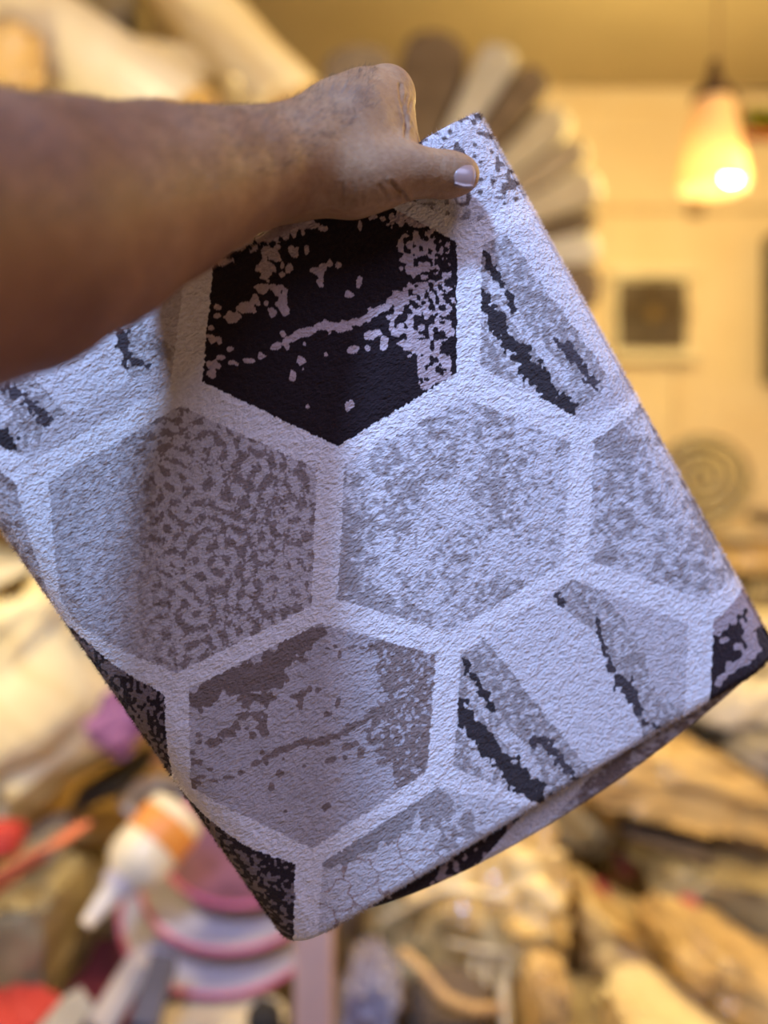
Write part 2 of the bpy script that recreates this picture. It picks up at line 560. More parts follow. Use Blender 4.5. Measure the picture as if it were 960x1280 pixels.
def pattern(x, y):
    """x,y photo pixels on the rug face -> colour of the pile"""
    wl = (vn(x / 3.5, y / 3.5, seed=11) - .5) * 3.0
    xe, ye = x + wl, y + (vn(x / 3.5, y / 3.5, seed=12) - .5) * 3.0
    c = np.tile(WHITE, x.shape + (1,))
    c *= (0.97 + 0.06 * vn(x / 9, y / 9, seed=13))[..., None]

    def put(poly, fn):
        lo = np.array(poly).min(0) - 4; hi = np.array(poly).max(0) + 4
        idx = np.nonzero((x > lo[0]) & (x < hi[0]) & (y > lo[1]) & (y < hi[1]))[0]
        if len(idx) == 0:
            return
        m = in_poly(xe[idx], ye[idx], poly)
        idx = idx[m]
        if len(idx):
            c[idx] = fn(x[idx], y[idx])

    # dark hexagon with light flecks
    def dark(a, b):
        r = np.tile(DARK, a.shape + (1,))
        r[dark_hex_marks(a, b)] = MAUVE
        return r
    put(HEX_D, dark)

    # marbled hexagon, the same figure reversed
    def marble(a, b):
        u, v = amap(A_8D, a, b)
        r = np.tile(PALE * np.array([.93, .92, .93]), a.shape + (1,)) * (0.92 + .16 * vn(a / 30, b / 30, seed=41))[..., None]
        m = dark_hex_marks(u, v)
        soft = BROWN * 1.45
        r[m] = soft
        patch = (seg_field(a, b, cr(220, 740, 2.743, [(60, 370), (200, 300), (300, 310), (400, 180), (500, 130)]), [14, 18, 24, 16, 8]) + (vn(a / 9, b / 9, seed=43) - .5) * 1.3) < .85
        r[patch] = BROWN * 1.3
        rag = (a > 470) & (b < 955) & (vn(a / 5, b / 5, seed=44) + .25 * (vn(a / 40, b / 40, seed=45) - .5) + (a - 505) * .0045 > .52)
        r[rag] = BROWN * 1.6
        return r
    put(HEX_8, marble)

    # striped cells
    put([(575, 816), (566, 958), (680, 1008), (760, 985), (857, 905), (861, 779), (715, 724)], lambda a, b: stripes(a, b, a, b))
    put([(602, 308), (600, 458), (731, 527), (800, 494), (900, 440), (760, 200), (690, 258)], lambda a, b: stripes(*amap(A_2, a, b), a, b))
    put([(232, 250), (232, 325), (213, 482), (40, 575), (-20, 548), (-160, 480), (-80, 300)], lambda a, b: stripes(*amap(A_4, a, b), a, b))

    # spotted cell under the thumb
    def spots(a, b):
        r = np.tile(LIGHT * .94, a.shape + (1,)) * (0.86 + .28 * vn(a / 5, b / 5, seed=51))[..., None]
        dens = np.minimum(seg_field(a, b, [(500, 175), (560, 195), (640, 225)], [16, 17, 17]), seg_field(a, b, [(590, 145), (610, 165), (655, 225)], [9, 9, 12]))
        dens = np.minimum(dens, seg_field(a, b, [(515, 168), (560, 160), (600, 140)], [6, 8, 8]) * 1.1)
        s1 = vn(a / 7.5, b / 7.5, seed=52) + .15 * np.clip(1.35 - dens, -.5, 1)
        r[s1 > .72] = GREY * .85
        r[(s1 > .79)] = BROWN * .95
        low = (b > 245) & (vn(a / 6.5, b / 6.5, seed=53) > .74)
        r[low] = GREY * .9
        return r
    put([(430, 205), (505, 246), (585, 282), (668, 240), (720, 150), (600, 90), (480, 150)], spots)

    # scroll-work hexagon
    def damask(a, b):
        base = PALE * 1.08
        # scrolls: rings and arabesques following a swirling field
        wx = a + 16 * (vn(a / 45, b / 45, seed=61) - .5); wy = b + 16 * (vn(a / 45, b / 45, seed=62) - .5)
        L = samp(BN20, wx, wy)
        rings = np.full(a.shape, -9.0)
        for qx, qy, rr in [(365, 650, 30), (318, 588, 26), (285, 700, 24), (345, 745, 26), (255, 560, 22), (235, 640, 20), (300, 790, 24), (245, 770, 22), (215, 705, 18), (330, 690, 16)]:
            d = np.hypot(a - qx, (b - qy) * 1.1)
            rings = np.maximum(rings, np.where(d < rr * 1.5, np.cos(d / rr * 2 * np.pi * 1.05) * (1.4 - d / rr * .6), -9))
        f = np.where(rings > -5, .55 * L + .75 * rings, L)
        f = f + .35 * samp(BN6, a, b) + (vn(a / 60, b / 60, seed=63) - .5) * .9
        t = sstep(.0, .5, f) * .85
        fade = 1 - .50 * sstep(205, 140, a - (b - 650) * .12)
        fine = vn(a / 4, b / 4, seed=64)
        t = np.where(fade < .99, fade * (t * .55 + .55 * sstep(.45, .7, fine)), t)
        r = base + (BROWN * 1.35 - base) * np.clip(t, 0, 1)[..., None]
        return r
    put([(225, 507), (396, 586), (389, 757), (220, 842), (150, 812), (92, 782), (74, 752), (60, 602)], damask)

    put([(579, 496), (712, 552), (703, 704), (562, 790), (421, 748), (431, 581)], lambda a, b: speckle(a, b, GREY * 1.05, LIGHT * 1.0, 4.4, 71, .46))
    put([(743, 550), (733, 700), (881, 750), (936, 721), (1010, 660), (905, 460), (810, 505)], lambda a, b: speckle(a, b, GREY * 1.05, LIGHT * .98, 5.6, 75, .46))
    put([(-140, 530), (0, 590), (20, 603), (28, 640), (40, 690), (52, 730), (60, 770), (-60, 800), (-140, 640)], lambda a, b: speckle(a, b, BROWN * 1.6, PALE * 1.05, 5.0, 79, .46))

    # veined cell at the bottom
    def veins(a, b):
        r = np.tile(LIGHT * .93, a.shape + (1,)) * (0.92 + .14 * vn(a / 6, b / 6, seed=81))[..., None]
        wx = a + 26 * (fbm(a / 20, b / 20, seed=82) - .5); wy = b + 26 * (fbm(a / 20, b / 20, seed=83) - .5)
        g = np.zeros(a.shape)
        pts = [(405, 1095), (425, 1125), (408, 1150), (440, 1150), (450, 1100), (470, 1125), (500, 1100), (480, 1070), (520, 1075), (430, 1175), (530, 1050), (460, 1160), (505, 1125)]
        D = np.sort(np.stack([np.hypot(wx - p, (wy - q) * 1.15) for p, q in pts]), 0)
        vein = (D[1] - D[0] < 2.6 + 2.5 * (vn(a / 12, b / 12, seed=86) - .5))
        r[vein] = BROWN * 2.3
        top = (seg_field(a, b, [(410, 1075), (470, 1040), (545, 990)], [10, 20, 10]) + (vn(a / 9, b / 9, seed=84) - .5) * 1.1 < .85)
        r[top] = (GREY * .95)
        top2 = (blob_field(a, b, [(545, 1010, 26, 24), (585, 1030, 20, 16), (560, 1055, 14, 12)]) + (vn(a / 7, b / 7, seed=85) - .5) * 1.3 < .9)
        r[top2] = GREY * 1.05
        return r
    put([(547, 983), (403, 1077), (396, 1200), (470, 1210), (640, 1100), (665, 1012)], veins)

    # dark cells on the folds
    def dk(seed, thr):
        def f(a, b):
            r = np.tile(DARK * 1.2, a.shape + (1,))
            n = vn(a / 4.2, b / 4.2, seed=seed) * .75 + vn(a / 20, b / 20, seed=seed + 1) * .40
            r[n > thr] = MAUVE * .42
            return r
        return f
    put([(62, 775), (88, 793), (140, 832), (205, 868), (208, 930), (214, 985), (120, 1010), (20, 860)], dk(91, .62))
    put([(206, 985), (232, 1008), (262, 1033), (310, 1060), (369, 1079), (367, 1200), (300, 1250), (180, 1060)], dk(94, .66))

    def dkr(a, b):
        r = np.tile(DARK * 1.5, a.shape + (1,))
        f = np.minimum(seg_field(a, b, [(895, 782), (925, 765), (948, 745)], [13, 14, 10]), seg_field(a, b, [(955, 750), (938, 790), (945, 820), (915, 835), (900, 855)], [12, 9, 9, 6, 5]))
        f = np.minimum(f, blob_field(a, b, [(905, 803, 6, 5), (925, 810, 5, 6), (950, 780, 14, 20)]))
        r[f + (vn(a / 6, b / 6, seed=98) - .5) * 1.5 < .85] = MAUVE * .8
        return r
    put([(893, 777), (888, 905), (1000, 880), (1010, 700), (942, 738)], dkr)
    return c


def face_px(x, y):
    X, Y = proj(face_pt(x, y))
    return X, Y


TH = 0.011                 # thickness of one layer of rug
HT = TH / 2
RF = 0.024                 # outer radius of the left fold


def edge_half(d):
    r = HT * 1.25
    q = np.clip(d / r, 0, 1)
    return HT * np.sqrt(np.clip(1 - (1 - q) ** 2, 0, 1))


# layout across the folds: front sheet from its right edge to the left fold, round it, and back
def section(q):
    """q = arc length from the front sheet's right edge -> x, depth, nx, nd (outward), apparent x, distance to free edge"""
    rm = RF - HT
    l1 = RW - RF; l2 = math.pi * rm
    l3 = RW - RF - 0.004
    x = np.empty_like(q); dp = np.empty_like(q); nx = np.zeros_like(q); nd = np.empty_like(q); xa = np.empty_like(q)
    f = q <= l1
    x[f] = RW - q[f]; dp[f] = HT; nd[f] = -1; xa[f] = x[f]
    # the front sheet's right edge curls back a little
    cu = np.clip((0.030 - q) / 0.030, 0, 1) ** 2
    dp = np.where(f, HT + 0.012 * cu, dp)
    nx = np.where(f, 0.55 * np.clip((0.030 - q) / 0.030, 0, 1), nx)
    g = (q > l1) & (q <= l1 + l2)
    th = (q - l1) / rm
    x[g] = RF - rm * np.sin(th[g]); dp[g] = RF - rm * np.cos(th[g]); nx[g] = -np.sin(th[g]); nd[g] = -np.cos(th[g])
    xa[g] = np.where(th[g] <= math.pi / 2, RF - RF * np.sin(np.minimum(th[g], math.pi / 2)), -RF * (th[g] - math.pi / 2))
    h = q > l1 + l2
    x[h] = RF + (q[h] - l1 - l2); dp[h] = 2 * RF - HT; nd[h] = 1; xa[h] = -RF * math.pi / 2 - (q[h] - l1 - l2)
    s = np.hypot(nx, nd)
    return x, dp, nx / s, nd / s, xa, np.minimum(q, l1 + l2 + l3 - q)


LQ = (RW - RF) + math.pi * (RF - HT) + (RW - RF - 0.004)
e1 = (CTR - CTL + CBR - CBL); e1 /= np.linalg.norm(e1)
YE = RH


def sheet(qs, ys, side):
    """outer (side=1) or inner (side=-1) surface of the folded sheet"""
    Q, Yg = np.meshgrid(qs, ys, indexing='ij')
    x, dp, nx, nd, xa, dq = section(Q)
    d = np.minimum(dq, np.minimum(Yg, YE - Yg))
    h = edge_half(np.clip(d, 0, None)) * side
    P = face_pt(x, Yg) + PN * dp[..., None]
    P = P + (e1 * nx[..., None] + PN * nd[..., None]) * h[..., None]
    # slight sag and pinch so that the face is not a perfect plane
    sag = 0.0022 * np.sin(Yg / YE * 5.2 + x * 9) * np.sin(x / RW * math.pi)
    return P + PN * sag[..., None], xa, Yg


def spacing(a, b, step, ends=(True, True)):
    n = max(3, int((b - a) / step))
    v = np.linspace(a, b, n + 1)
    r = HT * 1.25
    ex = r * (1 - np.cos(np.linspace(0, math.pi / 2, 11)))
    parts = [v[(v > a + r if ends[0] else v >= a) & (v < b - r if ends[1] else v <= b)]]
    if ends[0]: parts.insert(0, a + ex)
    if ends[1]: parts.append(b - ex[::-1])
    return np.concatenate(parts)


rug_base = face_pt(np.array([RW / 2]), np.array([RH]))[0] + PN * RF
rug = empty('folded_rug', tuple(rug_base), 'folded shaggy rug with white-lined grey, brown and black hexagons, held up by a hand', 'rug')
q_split = (RW - RF) + math.pi * (RF - HT) * 0.62
ys_f = spacing(0, YE, 0.00052)
qs_f = spacing(0, q_split, 0.00052, (True, False))
P, xa, yy = sheet(qs_f, ys_f, 1)
px, py = face_px(xa.ravel(), yy.ravel())
# pixel position of the real surface where it faces the front
colf = pattern(px, py)
n, m = P.shape[:2]
mesh_obj('printed_face', P.reshape(-1, 3), grid_faces(n, m), M_RUG, rug, colors=colf)
qs_b = spacing(q_split, LQ, 0.003, (False, True)); qs_b[0] = q_split
ys_b = spacing(0, YE, 0.003)
P, xa, yy = sheet(qs_b, ys_b, 1)
px, py = face_px(xa.ravel(), yy.ravel())
n, m = P.shape[:2]
cb = pattern(px, py)
# beyond the drawn part the hexagons simply go on
hx = np.abs(((px + 2000) / 165.0) % 2 - 1); hy = np.abs(((py + 2000) / 280.0) % 2 - 1)
cb[(hx + .6 * hy > .35) & (hx < .9) & (px < -140)] = GREY
mesh_obj('back_face', P.reshape(-1, 3), grid_faces(n, m), M_RUG, rug, colors=cb)
qs_i = spacing(0, LQ, 0.004); ys_i = spacing(0, YE, 0.004)
P, xa, yy = sheet(qs_i, ys_i, -1)
n, m = P.shape[:2]
mesh_obj('backing', P.reshape(-1, 3), grid_faces(n, m, flip=True), M_BACKING, rug)


def tube(path, rad, k=8, close=True):
    path = np.asarray(path, float); n = len(path)
    rad = np.broadcast_to(np.asarray(rad, float), (n,))
    T = np.gradient(path, axis=0); T /= np.linalg.norm(T, axis=1)[:, None] + 1e-12
    up = np.array([0, 0, 1.0]) if abs(T[0, 2]) < .9 else np.array([1.0, 0, 0])
    V = []
    u = np.cross(T[0], up); u /= np.linalg.norm(u)
    for i in range(n):
        u = u - T[i] * (u @ T[i]); u /= np.linalg.norm(u)
        v = np.cross(T[i], u)
        a = np.linspace(0, 2 * math.pi, k, endpoint=False)
        V.append(path[i] + rad[i] * (np.cos(a)[:, None] * u + np.sin(a)[:, None] * v))
    V = np.concatenate(V)
    F = [tuple(f) for f in grid_faces(n, k, wrap_m=True)]
    F += [tuple(range(k))[::-1], tuple(range((n - 1) * k, n * k))]
    return V, F


# bound edge along the bottom of the front sheet
qb = np.linspace(0.004, RW - RF, 160)
x_, dp_, *_r = section(qb)
pp = face_pt(x_, np.full_like(x_, YE)) + PN * (dp_ + 0.0004)[:, None] + PN * (0.0022 * np.sin(5.2 + x_ * 9) * np.sin(x_ / RW * math.pi))[:, None]
V, F = tube(pp, 0.0015 + 0.0003 * np.sin(np.arange(160) * 1.7), 6)
mesh_obj('edge_binding', V, F, M_BIND, rug)

# inner fold: a second, thicker pair of layers that hangs out below the front sheet
ix0, ix1 = 0.0135, RW - 0.006
ITH = 0.0115


def inner_pts(nx_, ny_, side, lay):
    xs = np.linspace(ix0, ix1, nx_); v = np.linspace(0, 1, ny_)
    v = 0.5 - 0.5 * np.cos(v * math.pi) if side else v
    X, Vv = np.meshgrid(xs, v, indexing='ij')
    a = X / RW
    prot = 0.0225 * np.sin(np.clip((a - .10) / .90, 0, 1) ** .8 * math.pi) ** .75 - 0.004 * (lay == 1)
    y1 = YE + prot
    Yg = 0.006 + Vv * (y1 - 0.006)
    d = np.minimum(np.minimum(X - ix0, ix1 - X), np.minimum(Yg - 0.006, y1 - Yg))
    r = ITH / 2
    qd = np.clip(d / r, 0, 1)
    h = r * np.sqrt(np.clip(1 - (1 - qd) ** 2, 0, 1)) * side
    dep = TH + 0.0012 + r + lay * (ITH + .0004)
    cu = np.clip((X - (RW - .03)) / .03, 0, 1) ** 2
    return face_pt(X, Yg) + PN * (dep - h + .008 * cu * (lay == 0))[..., None], X, Yg


for lay in (0, 1):
    nm = 'inner_layer'
    A, X, Yg = inner_pts(300, 240, 1, lay)
    B, _x, _y = inner_pts(300, 240, -1, lay)
    px, py = proj(A.reshape(-1, 3))
    ci = np.tile(DARK * 1.3, (len(px), 1))
    nzv = vn(px / 6, py / 6, seed=101) * .6 + vn(px / 22, py / 22, seed=102) * .5
    edge = np.clip((YE + 0.0185 - Yg.ravel()) / .012, 0, 1)
    ci[nzv > .60 + .12 * edge] = MAUVE * .72
    lin = px + (py - 1020) * .9
    wl = (lin > 652) & (lin < 694)
    rt = lin >= 694
    sp = speckle(px, py, BROWN * 1.3, PALE * .9, 6, 104, .50)
    ci[rt] = sp[rt]
    ci[wl] = LIGHT
    n, m = A.shape[:2]
    V = np.concatenate([A.reshape(-1, 3), B.reshape(-1, 3)])
    F = np.concatenate([grid_faces(n, m, flip=True), grid_faces(n, m) + n * m])
    mesh_obj(nm, V, F, M_RUG, rug, colors=np.concatenate([ci, ci * 0 + PALE * .8]))


# loose fibres standing off the edges and the left fold
rs = np.random.RandomState(3)
hv, hf, hc = [], [], []
M_ = 26000
kk = rs.choice(3, M_, p=[.45, .33, .22])
qq = np.where(kk == 0, rs.uniform(0, .005, M_), np.where(kk == 1, rs.uniform(0, RW - RF, M_), RW - RF + (RF - HT) * rs.uniform(.9, 1.9, M_)))
yq = np.where(kk == 1, np.where(rs.rand(M_) < .5, rs.uniform(0, .006, M_), YE - rs.uniform(0, .005, M_)), rs.uniform(0, YE, M_))


def sheet_pts(q, y):
    x, dp, nx, nd, xa, dq = section(q)
    d = np.minimum(dq, np.minimum(y, YE - y))
    h = edge_half(np.clip(d, 0, None))
    P_ = face_pt(x, y) + PN * dp[:, None] + (e1 * nx[:, None] + PN * nd[:, None]) * h[:, None]
    return P_ + PN * (0.0022 * np.sin(y / YE * 5.2 + x * 9) * np.sin(x / RW * math.pi))[:, None], nx, nd, xa


fp, fnx, fnd, fxa = sheet_pts(qq, yq)
e2 = (CBL - CTL + CBR - CTR); e2 /= np.linalg.norm(e2)
fdir = e1 * fnx[:, None] + PN * fnd[:, None]
fdir = np.where((kk == 0)[:, None], e1 * .9 + PN * .25, fdir)
fdir = np.where((kk == 1)[:, None], np.where((yq < YE / 2)[:, None], -e2, e2) * .8 - PN * .3, fdir)
fdir = fdir + .45 * rs.randn(M_, 3); fdir /= np.linalg.norm(fdir, axis=1)[:, None]
fl = rs.uniform(.0010, .0024, M_) * np.where(kk == 0, 1.35, 1.0)
sx_, sy_ = face_px(fxa, yq)
fcol = pattern(sx_, sy_)
side_ = np.cross(fdir, rs.randn(M_, 3)); side_ /= np.linalg.norm(side_, axis=1)[:, None]
side_ *= .00012
V = np.stack([fp - side_, fp + side_, fp + fdir * fl[:, None]], 1).reshape(-1, 3)
F = np.arange(3 * M_).reshape(-1, 3)
tag(mesh_obj('pile_fuzz', V, F, M_FUZZ, rug, colors=np.repeat(fcol, 3, 0)), kind='stuff')

# ------------------------------------------------------------------ the arm and hand (one continuous body surface)
def round_cone(G, a, b, ra, rb):
    pa = G - a; ba = b - a
    l2 = ba @ ba
    t = np.clip((pa @ ba) / l2, 0, 1)
    d = np.sqrt(((pa - t[..., None] * ba) ** 2).sum(-1))
    return d - (ra + (rb - ra) * t)


class Field:
    def __init__(s, lo, hi, step):
        s.lo = np.array(lo, float); s.step = step
        s.n = np.ceil((np.array(hi) - s.lo) / step).astype(int) + 1
        s.f = np.full(s.n, 0.05, np.float32)

    def add(s, a, b, ra, rb, k):
        a = np.asarray(a, float); b = np.asarray(b, float)
        m = max(ra, rb) + k + 3 * s.step + 0.006
        i0 = np.clip(np.floor((np.minimum(a, b) - m - s.lo) / s.step).astype(int), 0, s.n)
        i1 = np.clip(np.ceil((np.maximum(a, b) + m - s.lo) / s.step).astype(int) + 1, 0, s.n)
        if (i1 <= i0).any():
            return
        ax = [s.lo[c] + np.arange(i0[c], i1[c]) * s.step for c in range(3)]
        G = np.stack(np.meshgrid(*ax, indexing='ij'), -1)
        d = round_cone(G, a, b, ra, rb).astype(np.float32)
        sl = tuple(slice(i0[c], i1[c]) for c in range(3))
        f = s.f[sl]
        h = np.clip(k - np.abs(f - d), 0, None) / k
        s.f[sl] = np.minimum(f, d) - h * h * k * 0.25

    def chain(s, pts, k):
        for p, q in zip(pts[:-1], pts[1:]):
            s.add(at(*p[:3]), at(*q[:3]), p[3], q[3], k)

    def mesh(s):
        """surface nets"""
        f = s.f; n = s.n
        ins = f < 0
        cn = n - 1
        acc = np.zeros(tuple(cn) + (3,), np.float32); cnt = np.zeros(tuple(cn), np.float32)
        corners = [(i, j, k) for i in (0, 1) for j in (0, 1) for k in (0, 1)]

        def cs(c):
            return tuple(slice(c[a], c[a] + cn[a]) for a in range(3))
        for c0 in corners:
            for ax in range(3):
                if c0[ax] == 1:
                    continue
                c1 = list(c0); c1[ax] = 1
                a, b = f[cs(c0)], f[cs(c1)]
                x = (a < 0) != (b < 0)
                t = np.where(x, a / np.where(x, a - b, 1), 0)
                for q in range(3):
                    acc[..., q] += np.where(x, (t if q == ax else c0[q]), 0)
                cnt += x
        act = cnt > 0
        idx = np.full(tuple(cn), -1, np.int64)
        ii = np.argwhere(act)
        idx[act] = np.arange(len(ii))
        V = s.lo + (ii + acc[act] / cnt[act][:, None]) * s.step
        quads = []
        for ax in range(3):
            u, v = [(1, 2), (2, 0), (0, 1)][ax]
            sl0 = [slice(1, n[q] - 1) for q in range(3)]; sl0[ax] = slice(0, n[ax] - 1)
            sl1 = list(sl0); sl1[ax] = slice(1, n[ax])
            a, b = ins[tuple(sl0)], ins[tuple(sl1)]
            for flag, fl in ((a & ~b, False), (~a & b, True)):
                e = np.argwhere(flag)
                if not len(e):
                    continue
                o = np.array([1, 1, 1]); o[ax] = 0
                e = e + o
                q = []
                for du, dv in ((-1, -1), (0, -1), (0, 0), (-1, 0)):
                    c = e.copy(); c[:, u] += du; c[:, v] += dv
                    q.append(idx[c[:, 0], c[:, 1], c[:, 2]])
                Q = np.stack(q, 1)
                quads.append(Q[:, ::-1] if fl else Q)
        return V, np.concatenate(quads)


fld = Field((-0.245, 0.17, 1.50), (0.075, 0.575, 1.80), 0.0014)
FOREARM = [(-330, 352, .215, .0450), (-180, 322, .255, .0485), (0, 296, .300, .0462), (100, 273, .333, .0420), (200, 243, .366, .0352), (260, 226, .386, .0298), (310, 213, .400, .0256), (360, 204, .414, .0232)]
fld.chain(FOREARM, .004)
fld.chain([(200, 240, .385, .030), (300, 215, .418, .0245), (365, 214, .436, .0215)], .012)
# back of the hand
fld.chain([(360, 196, .418, .0215), (424, 155, .436, .0188), (456, 134, .446, .0162), (483, 121, .456, .0140)], .010)
fld.chain([(368, 200, .435, .0195), (472, 126, .480, .0140)], .010)
fld.chain([(368, 208, .448, .0190), (462, 138, .501, .0135)], .010)
fld.chain([(366, 220, .456, .0180), (450, 158, .515, .0122)], .010)
fld.chain([(400, 190, .425, .020), (470, 160, .445, .0150)], .012)
# heel of the hand and ball of the thumb
fld.chain([(366, 226, .436, .0150), (430, 215, .446, .0150)], .012)
fld.chain([(385, 214, .423, .0185), (440, 224, .427, .0165), (478, 221, .428, .0148)], .010)
# thumb
fld.chain([(470, 219, .428, .0148), (503, 214, .431, .0126), (522, 215.5, .432, .0109), (545, 218, .436, .0104), (562, 218.5, .4385, .0103), (577, 218.5, .4395, .0092)], .005)
# web between thumb and index finger
fld.chain([(450, 160, .438, .0185), (484, 158, .449, .0125)], .012)
fld.chain([(440, 188, .432, .0170), (480, 186, .440, .0120)], .012)
fld.chain([(462, 165, .446, .0125), (498, 184, .4460, .0068)], .012)
# fingers over the top edge and down behind the rug
fld.chain([(483, 121, .456, .0140), (494, 140, .500, .0112)], .006)
fld.chain([(491, 140, .500, .0112), (506, 190, .522, .0098), (512, 232, .524, .0088), (510, 262, .522, .0076)], .004)
fld.chain([(472, 126, .480, .0140), (494, 142, .524, .0110), (500, 200, .537, .0098), (498, 250, .535, .0086), (494, 280, .532, .0076)], .0035)
fld.chain([(462, 138, .501, .0135), (474, 160, .538, .0105), (470, 215, .543, .0094), (466, 262, .538, .0084), (462, 290, .534, .0074)], .0035)
fld.chain([(450, 158, .515, .0122), (446, 182, .541, .0092), (440, 230, .543, .0084), (436, 268, .538, .0074)], .0035)
V, F = fld.mesh()
# relax the surface a little
nv = len(V)
E_ = np.concatenate([F[:, [0, 1]], F[:, [1, 2]], F[:, [2, 3]], F[:, [3, 0]]])
for _ in range(4):
    acc = np.zeros_like(V); cnt = np.zeros(nv)
    for a, b in ((0, 1), (1, 0)):
        np.add.at(acc, E_[:, a], V[E_[:, b]]); np.add.at(cnt, E_[:, a], 1)
    V = V + .55 * (acc / cnt[:, None] - V)
# normals
fn = np.cross(V[F[:, 2]] - V[F[:, 0]], V[F[:, 3]] - V[F[:, 1]])
VN = np.zeros_like(V)
for c in range(4):
    np.add.at(VN, F[:, c], fn)
VN /= np.linalg.norm(VN, axis=1)[:, None] + 1e-12
qx, qy = proj(V)
facing = np.einsum('ij,ij->i', VN, V - np.array([0, 0, CAMZ])) < 0
# skin creases and tendons, a fraction of a millimetre deep
disp = np.zeros(nv)


def crease(pts, width, depth, only_front=True):
    f = seg_field(qx, qy, pts, [width] * len(pts))
    g = -depth * np.exp(-f ** 2) + depth * .45 * np.exp(-((f - 1.9) / .8) ** 2)
    disp[:] += np.where(facing | (not only_front), g, 0)


for x0 in (544, 548.5, 553):
    crease([(x0, 196), (x0 + 1, 206), (x0 - .5, 218)], 1.3, .00042)
crease([(489, 228), (497, 238), (505, 243), (508, 250)], 2.4, .0013)
crease([(482, 226), (490, 238), (497, 246)], 2.0, .0007)
crease([(473, 230), (480, 242), (486, 250)], 2.0, .0006)
crease([(452, 226), (455, 240), (452, 256)], 2.2, .0004)
crease([(440, 226), (442, 242), (437, 258)], 2.2, .0004)
crease([(428, 230), (428, 244), (424, 258)], 2.2, .0004)
crease([(500, 106), (503, 130), (508, 150), (507, 172)], 2.2, .0011)
crease([(508, 118), (506, 140), (510, 158)], 1.8, .0009)
crease([(513, 124), (509, 146), (514, 156)], 1.8, .0007)
crease([(566, 198), (567, 215), (571, 231)], 1.6, .00035)
disp += .0009 * (fbm(V[:, 0] * 42, V[:, 1] * 42, V[:, 2] * 42, seed=7) - .5)
V = V + VN * disp[:, None]
BV = BVHTree.FromPolygons([tuple(v) for v in V], [tuple(int(i) for i in f) for f in F])
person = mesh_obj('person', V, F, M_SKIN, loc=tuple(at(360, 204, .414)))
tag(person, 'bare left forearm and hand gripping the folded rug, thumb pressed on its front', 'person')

ORG = Vector((0, 0, CAMZ))


def ray(px, py):
    d = Vector((at(px, py, 1.0) - np.array(ORG))).normalized()
    return BV.ray_cast(ORG, d)


# thumb nail: a curved plate lying on the last joint
NU, NV_ = 15, 13
axisP, axisQ = at(556, 216, .4385), at(590, 218.5, .4398)
T_ = axisQ - axisP; LN = np.linalg.norm(T_); T_ /= LN
NRM = np.array([.16, -.94, .28]); NRM -= T_ * (NRM @ T_); NRM /= np.linalg.norm(NRM)
SID = np.cross(NRM, T_)
hit = ray(578, 214)
ctr = np.array(hit[0])
rows = []
for i in range(NU):
    u = i / (NU - 1) * 2 - 1
    for j in range(NV_):
        v = j / (NV_ - 1) * 2 - 1
        su = u * math.sqrt(1 - .30 * v * v); sv = v * math.sqrt(1 - .22 * u * u)
        xx = su * .0056 + .0012; yy_ = sv * .0068
        R_ = .0088
        drop = R_ - math.sqrt(max(0, R_ * R_ - yy_ * yy_)) + (max(0, xx) ** 2) * 30 + (.0009 * max(0, abs(u) - .82) / .18)
        rows.append(ctr + T_ * xx + SID * yy_ + NRM * (.0011 - drop))
Vn = np.array(rows)
Vb = Vn - NRM * .0022
k = NU * NV_
Fn = [tuple(f) for f in grid_faces(NU, NV_)] + [tuple(f + k) for f in grid_faces(NU, NV_, flip=True)]
rim = [i * NV_ for i in range(NU)] + [(NU - 1) * NV_ + j for j in range(1, NV_)] + [i * NV_ + NV_ - 1 for i in range(NU - 2, -1, -1)] + [j for j in range(NV_ - 2, 0, -1)]
for a, b in zip(rim, rim[1:] + rim[:1]):
    Fn.append((a, b, b + k, a + k))
tag(mesh_obj('thumb_nail', Vn.tolist() + Vb.tolist(), Fn, M_NAIL, person), 'short pale thumb nail')

# fine dark hairs on the forearm and the back of the hand
hv, hf = [], []
rs = np.random.RandomState(11)
cand = rs.permutation(nv)
cnt = 0
for i in cand:
    x_, y_ = qx[i], qy[i]
    if not (-40 < x_ < 470):
        continue
    mid = 290 + (204 - 290) * min(max(x_, 0), 360) / 360 - (0 if x_ < 360 else (x_ - 360) * .75)
    if y_ > mid + 12 or (V[i] - np.array(ORG)) @ VN[i] > .10 * np.linalg.norm(V[i] - np.array(ORG)):
        continue
    Td = at(360, 190, .414) - at(100, 255, .333); Td = Td / np.linalg.norm(Td)
    Td = Td + .45 * rs.randn(3) + np.array([0, 0, .25]); Td -= VN[i] * (Td @ VN[i]); Td /= np.linalg.norm(Td)
    Ln = rs.uniform(.0035, .0075); wd = .00006
    p0 = V[i]; p1 = p0 + Td * Ln * .5 + VN[i] * Ln * .22; p2 = p0 + Td * Ln + VN[i] * Ln * .26
    s_ = np.cross(Td, VN[i]) * wd
    b0 = len(hv)
    hv += [p0 - s_, p0 + s_, p1 + s_, p1 - s_, p2]
    hf += [(b0, b0 + 1, b0 + 2, b0 + 3), (b0 + 3, b0 + 2, b0 + 4)]
    cnt += 1
    if cnt > 2600:
        break
tag(mesh_obj('arm_hair', np.array(hv), hf, M_HAIR, person), 'fine dark hairs on the skin', kind='stuff')

# ------------------------------------------------------------------ the shop: room shell
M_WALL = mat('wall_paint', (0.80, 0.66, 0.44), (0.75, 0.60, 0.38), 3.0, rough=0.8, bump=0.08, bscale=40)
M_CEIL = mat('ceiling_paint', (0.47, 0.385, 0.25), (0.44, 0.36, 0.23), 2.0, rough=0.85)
M_FLOOR = mat('floor_tile', (0.42, 0.36, 0.30), (0.34, 0.29, 0.24), 5.0, rough=0.5)
M_DOOR = mat('dark_wood', (0.055, 0.040, 0.030), (0.040, 0.028, 0.020), 12, rough=0.5)


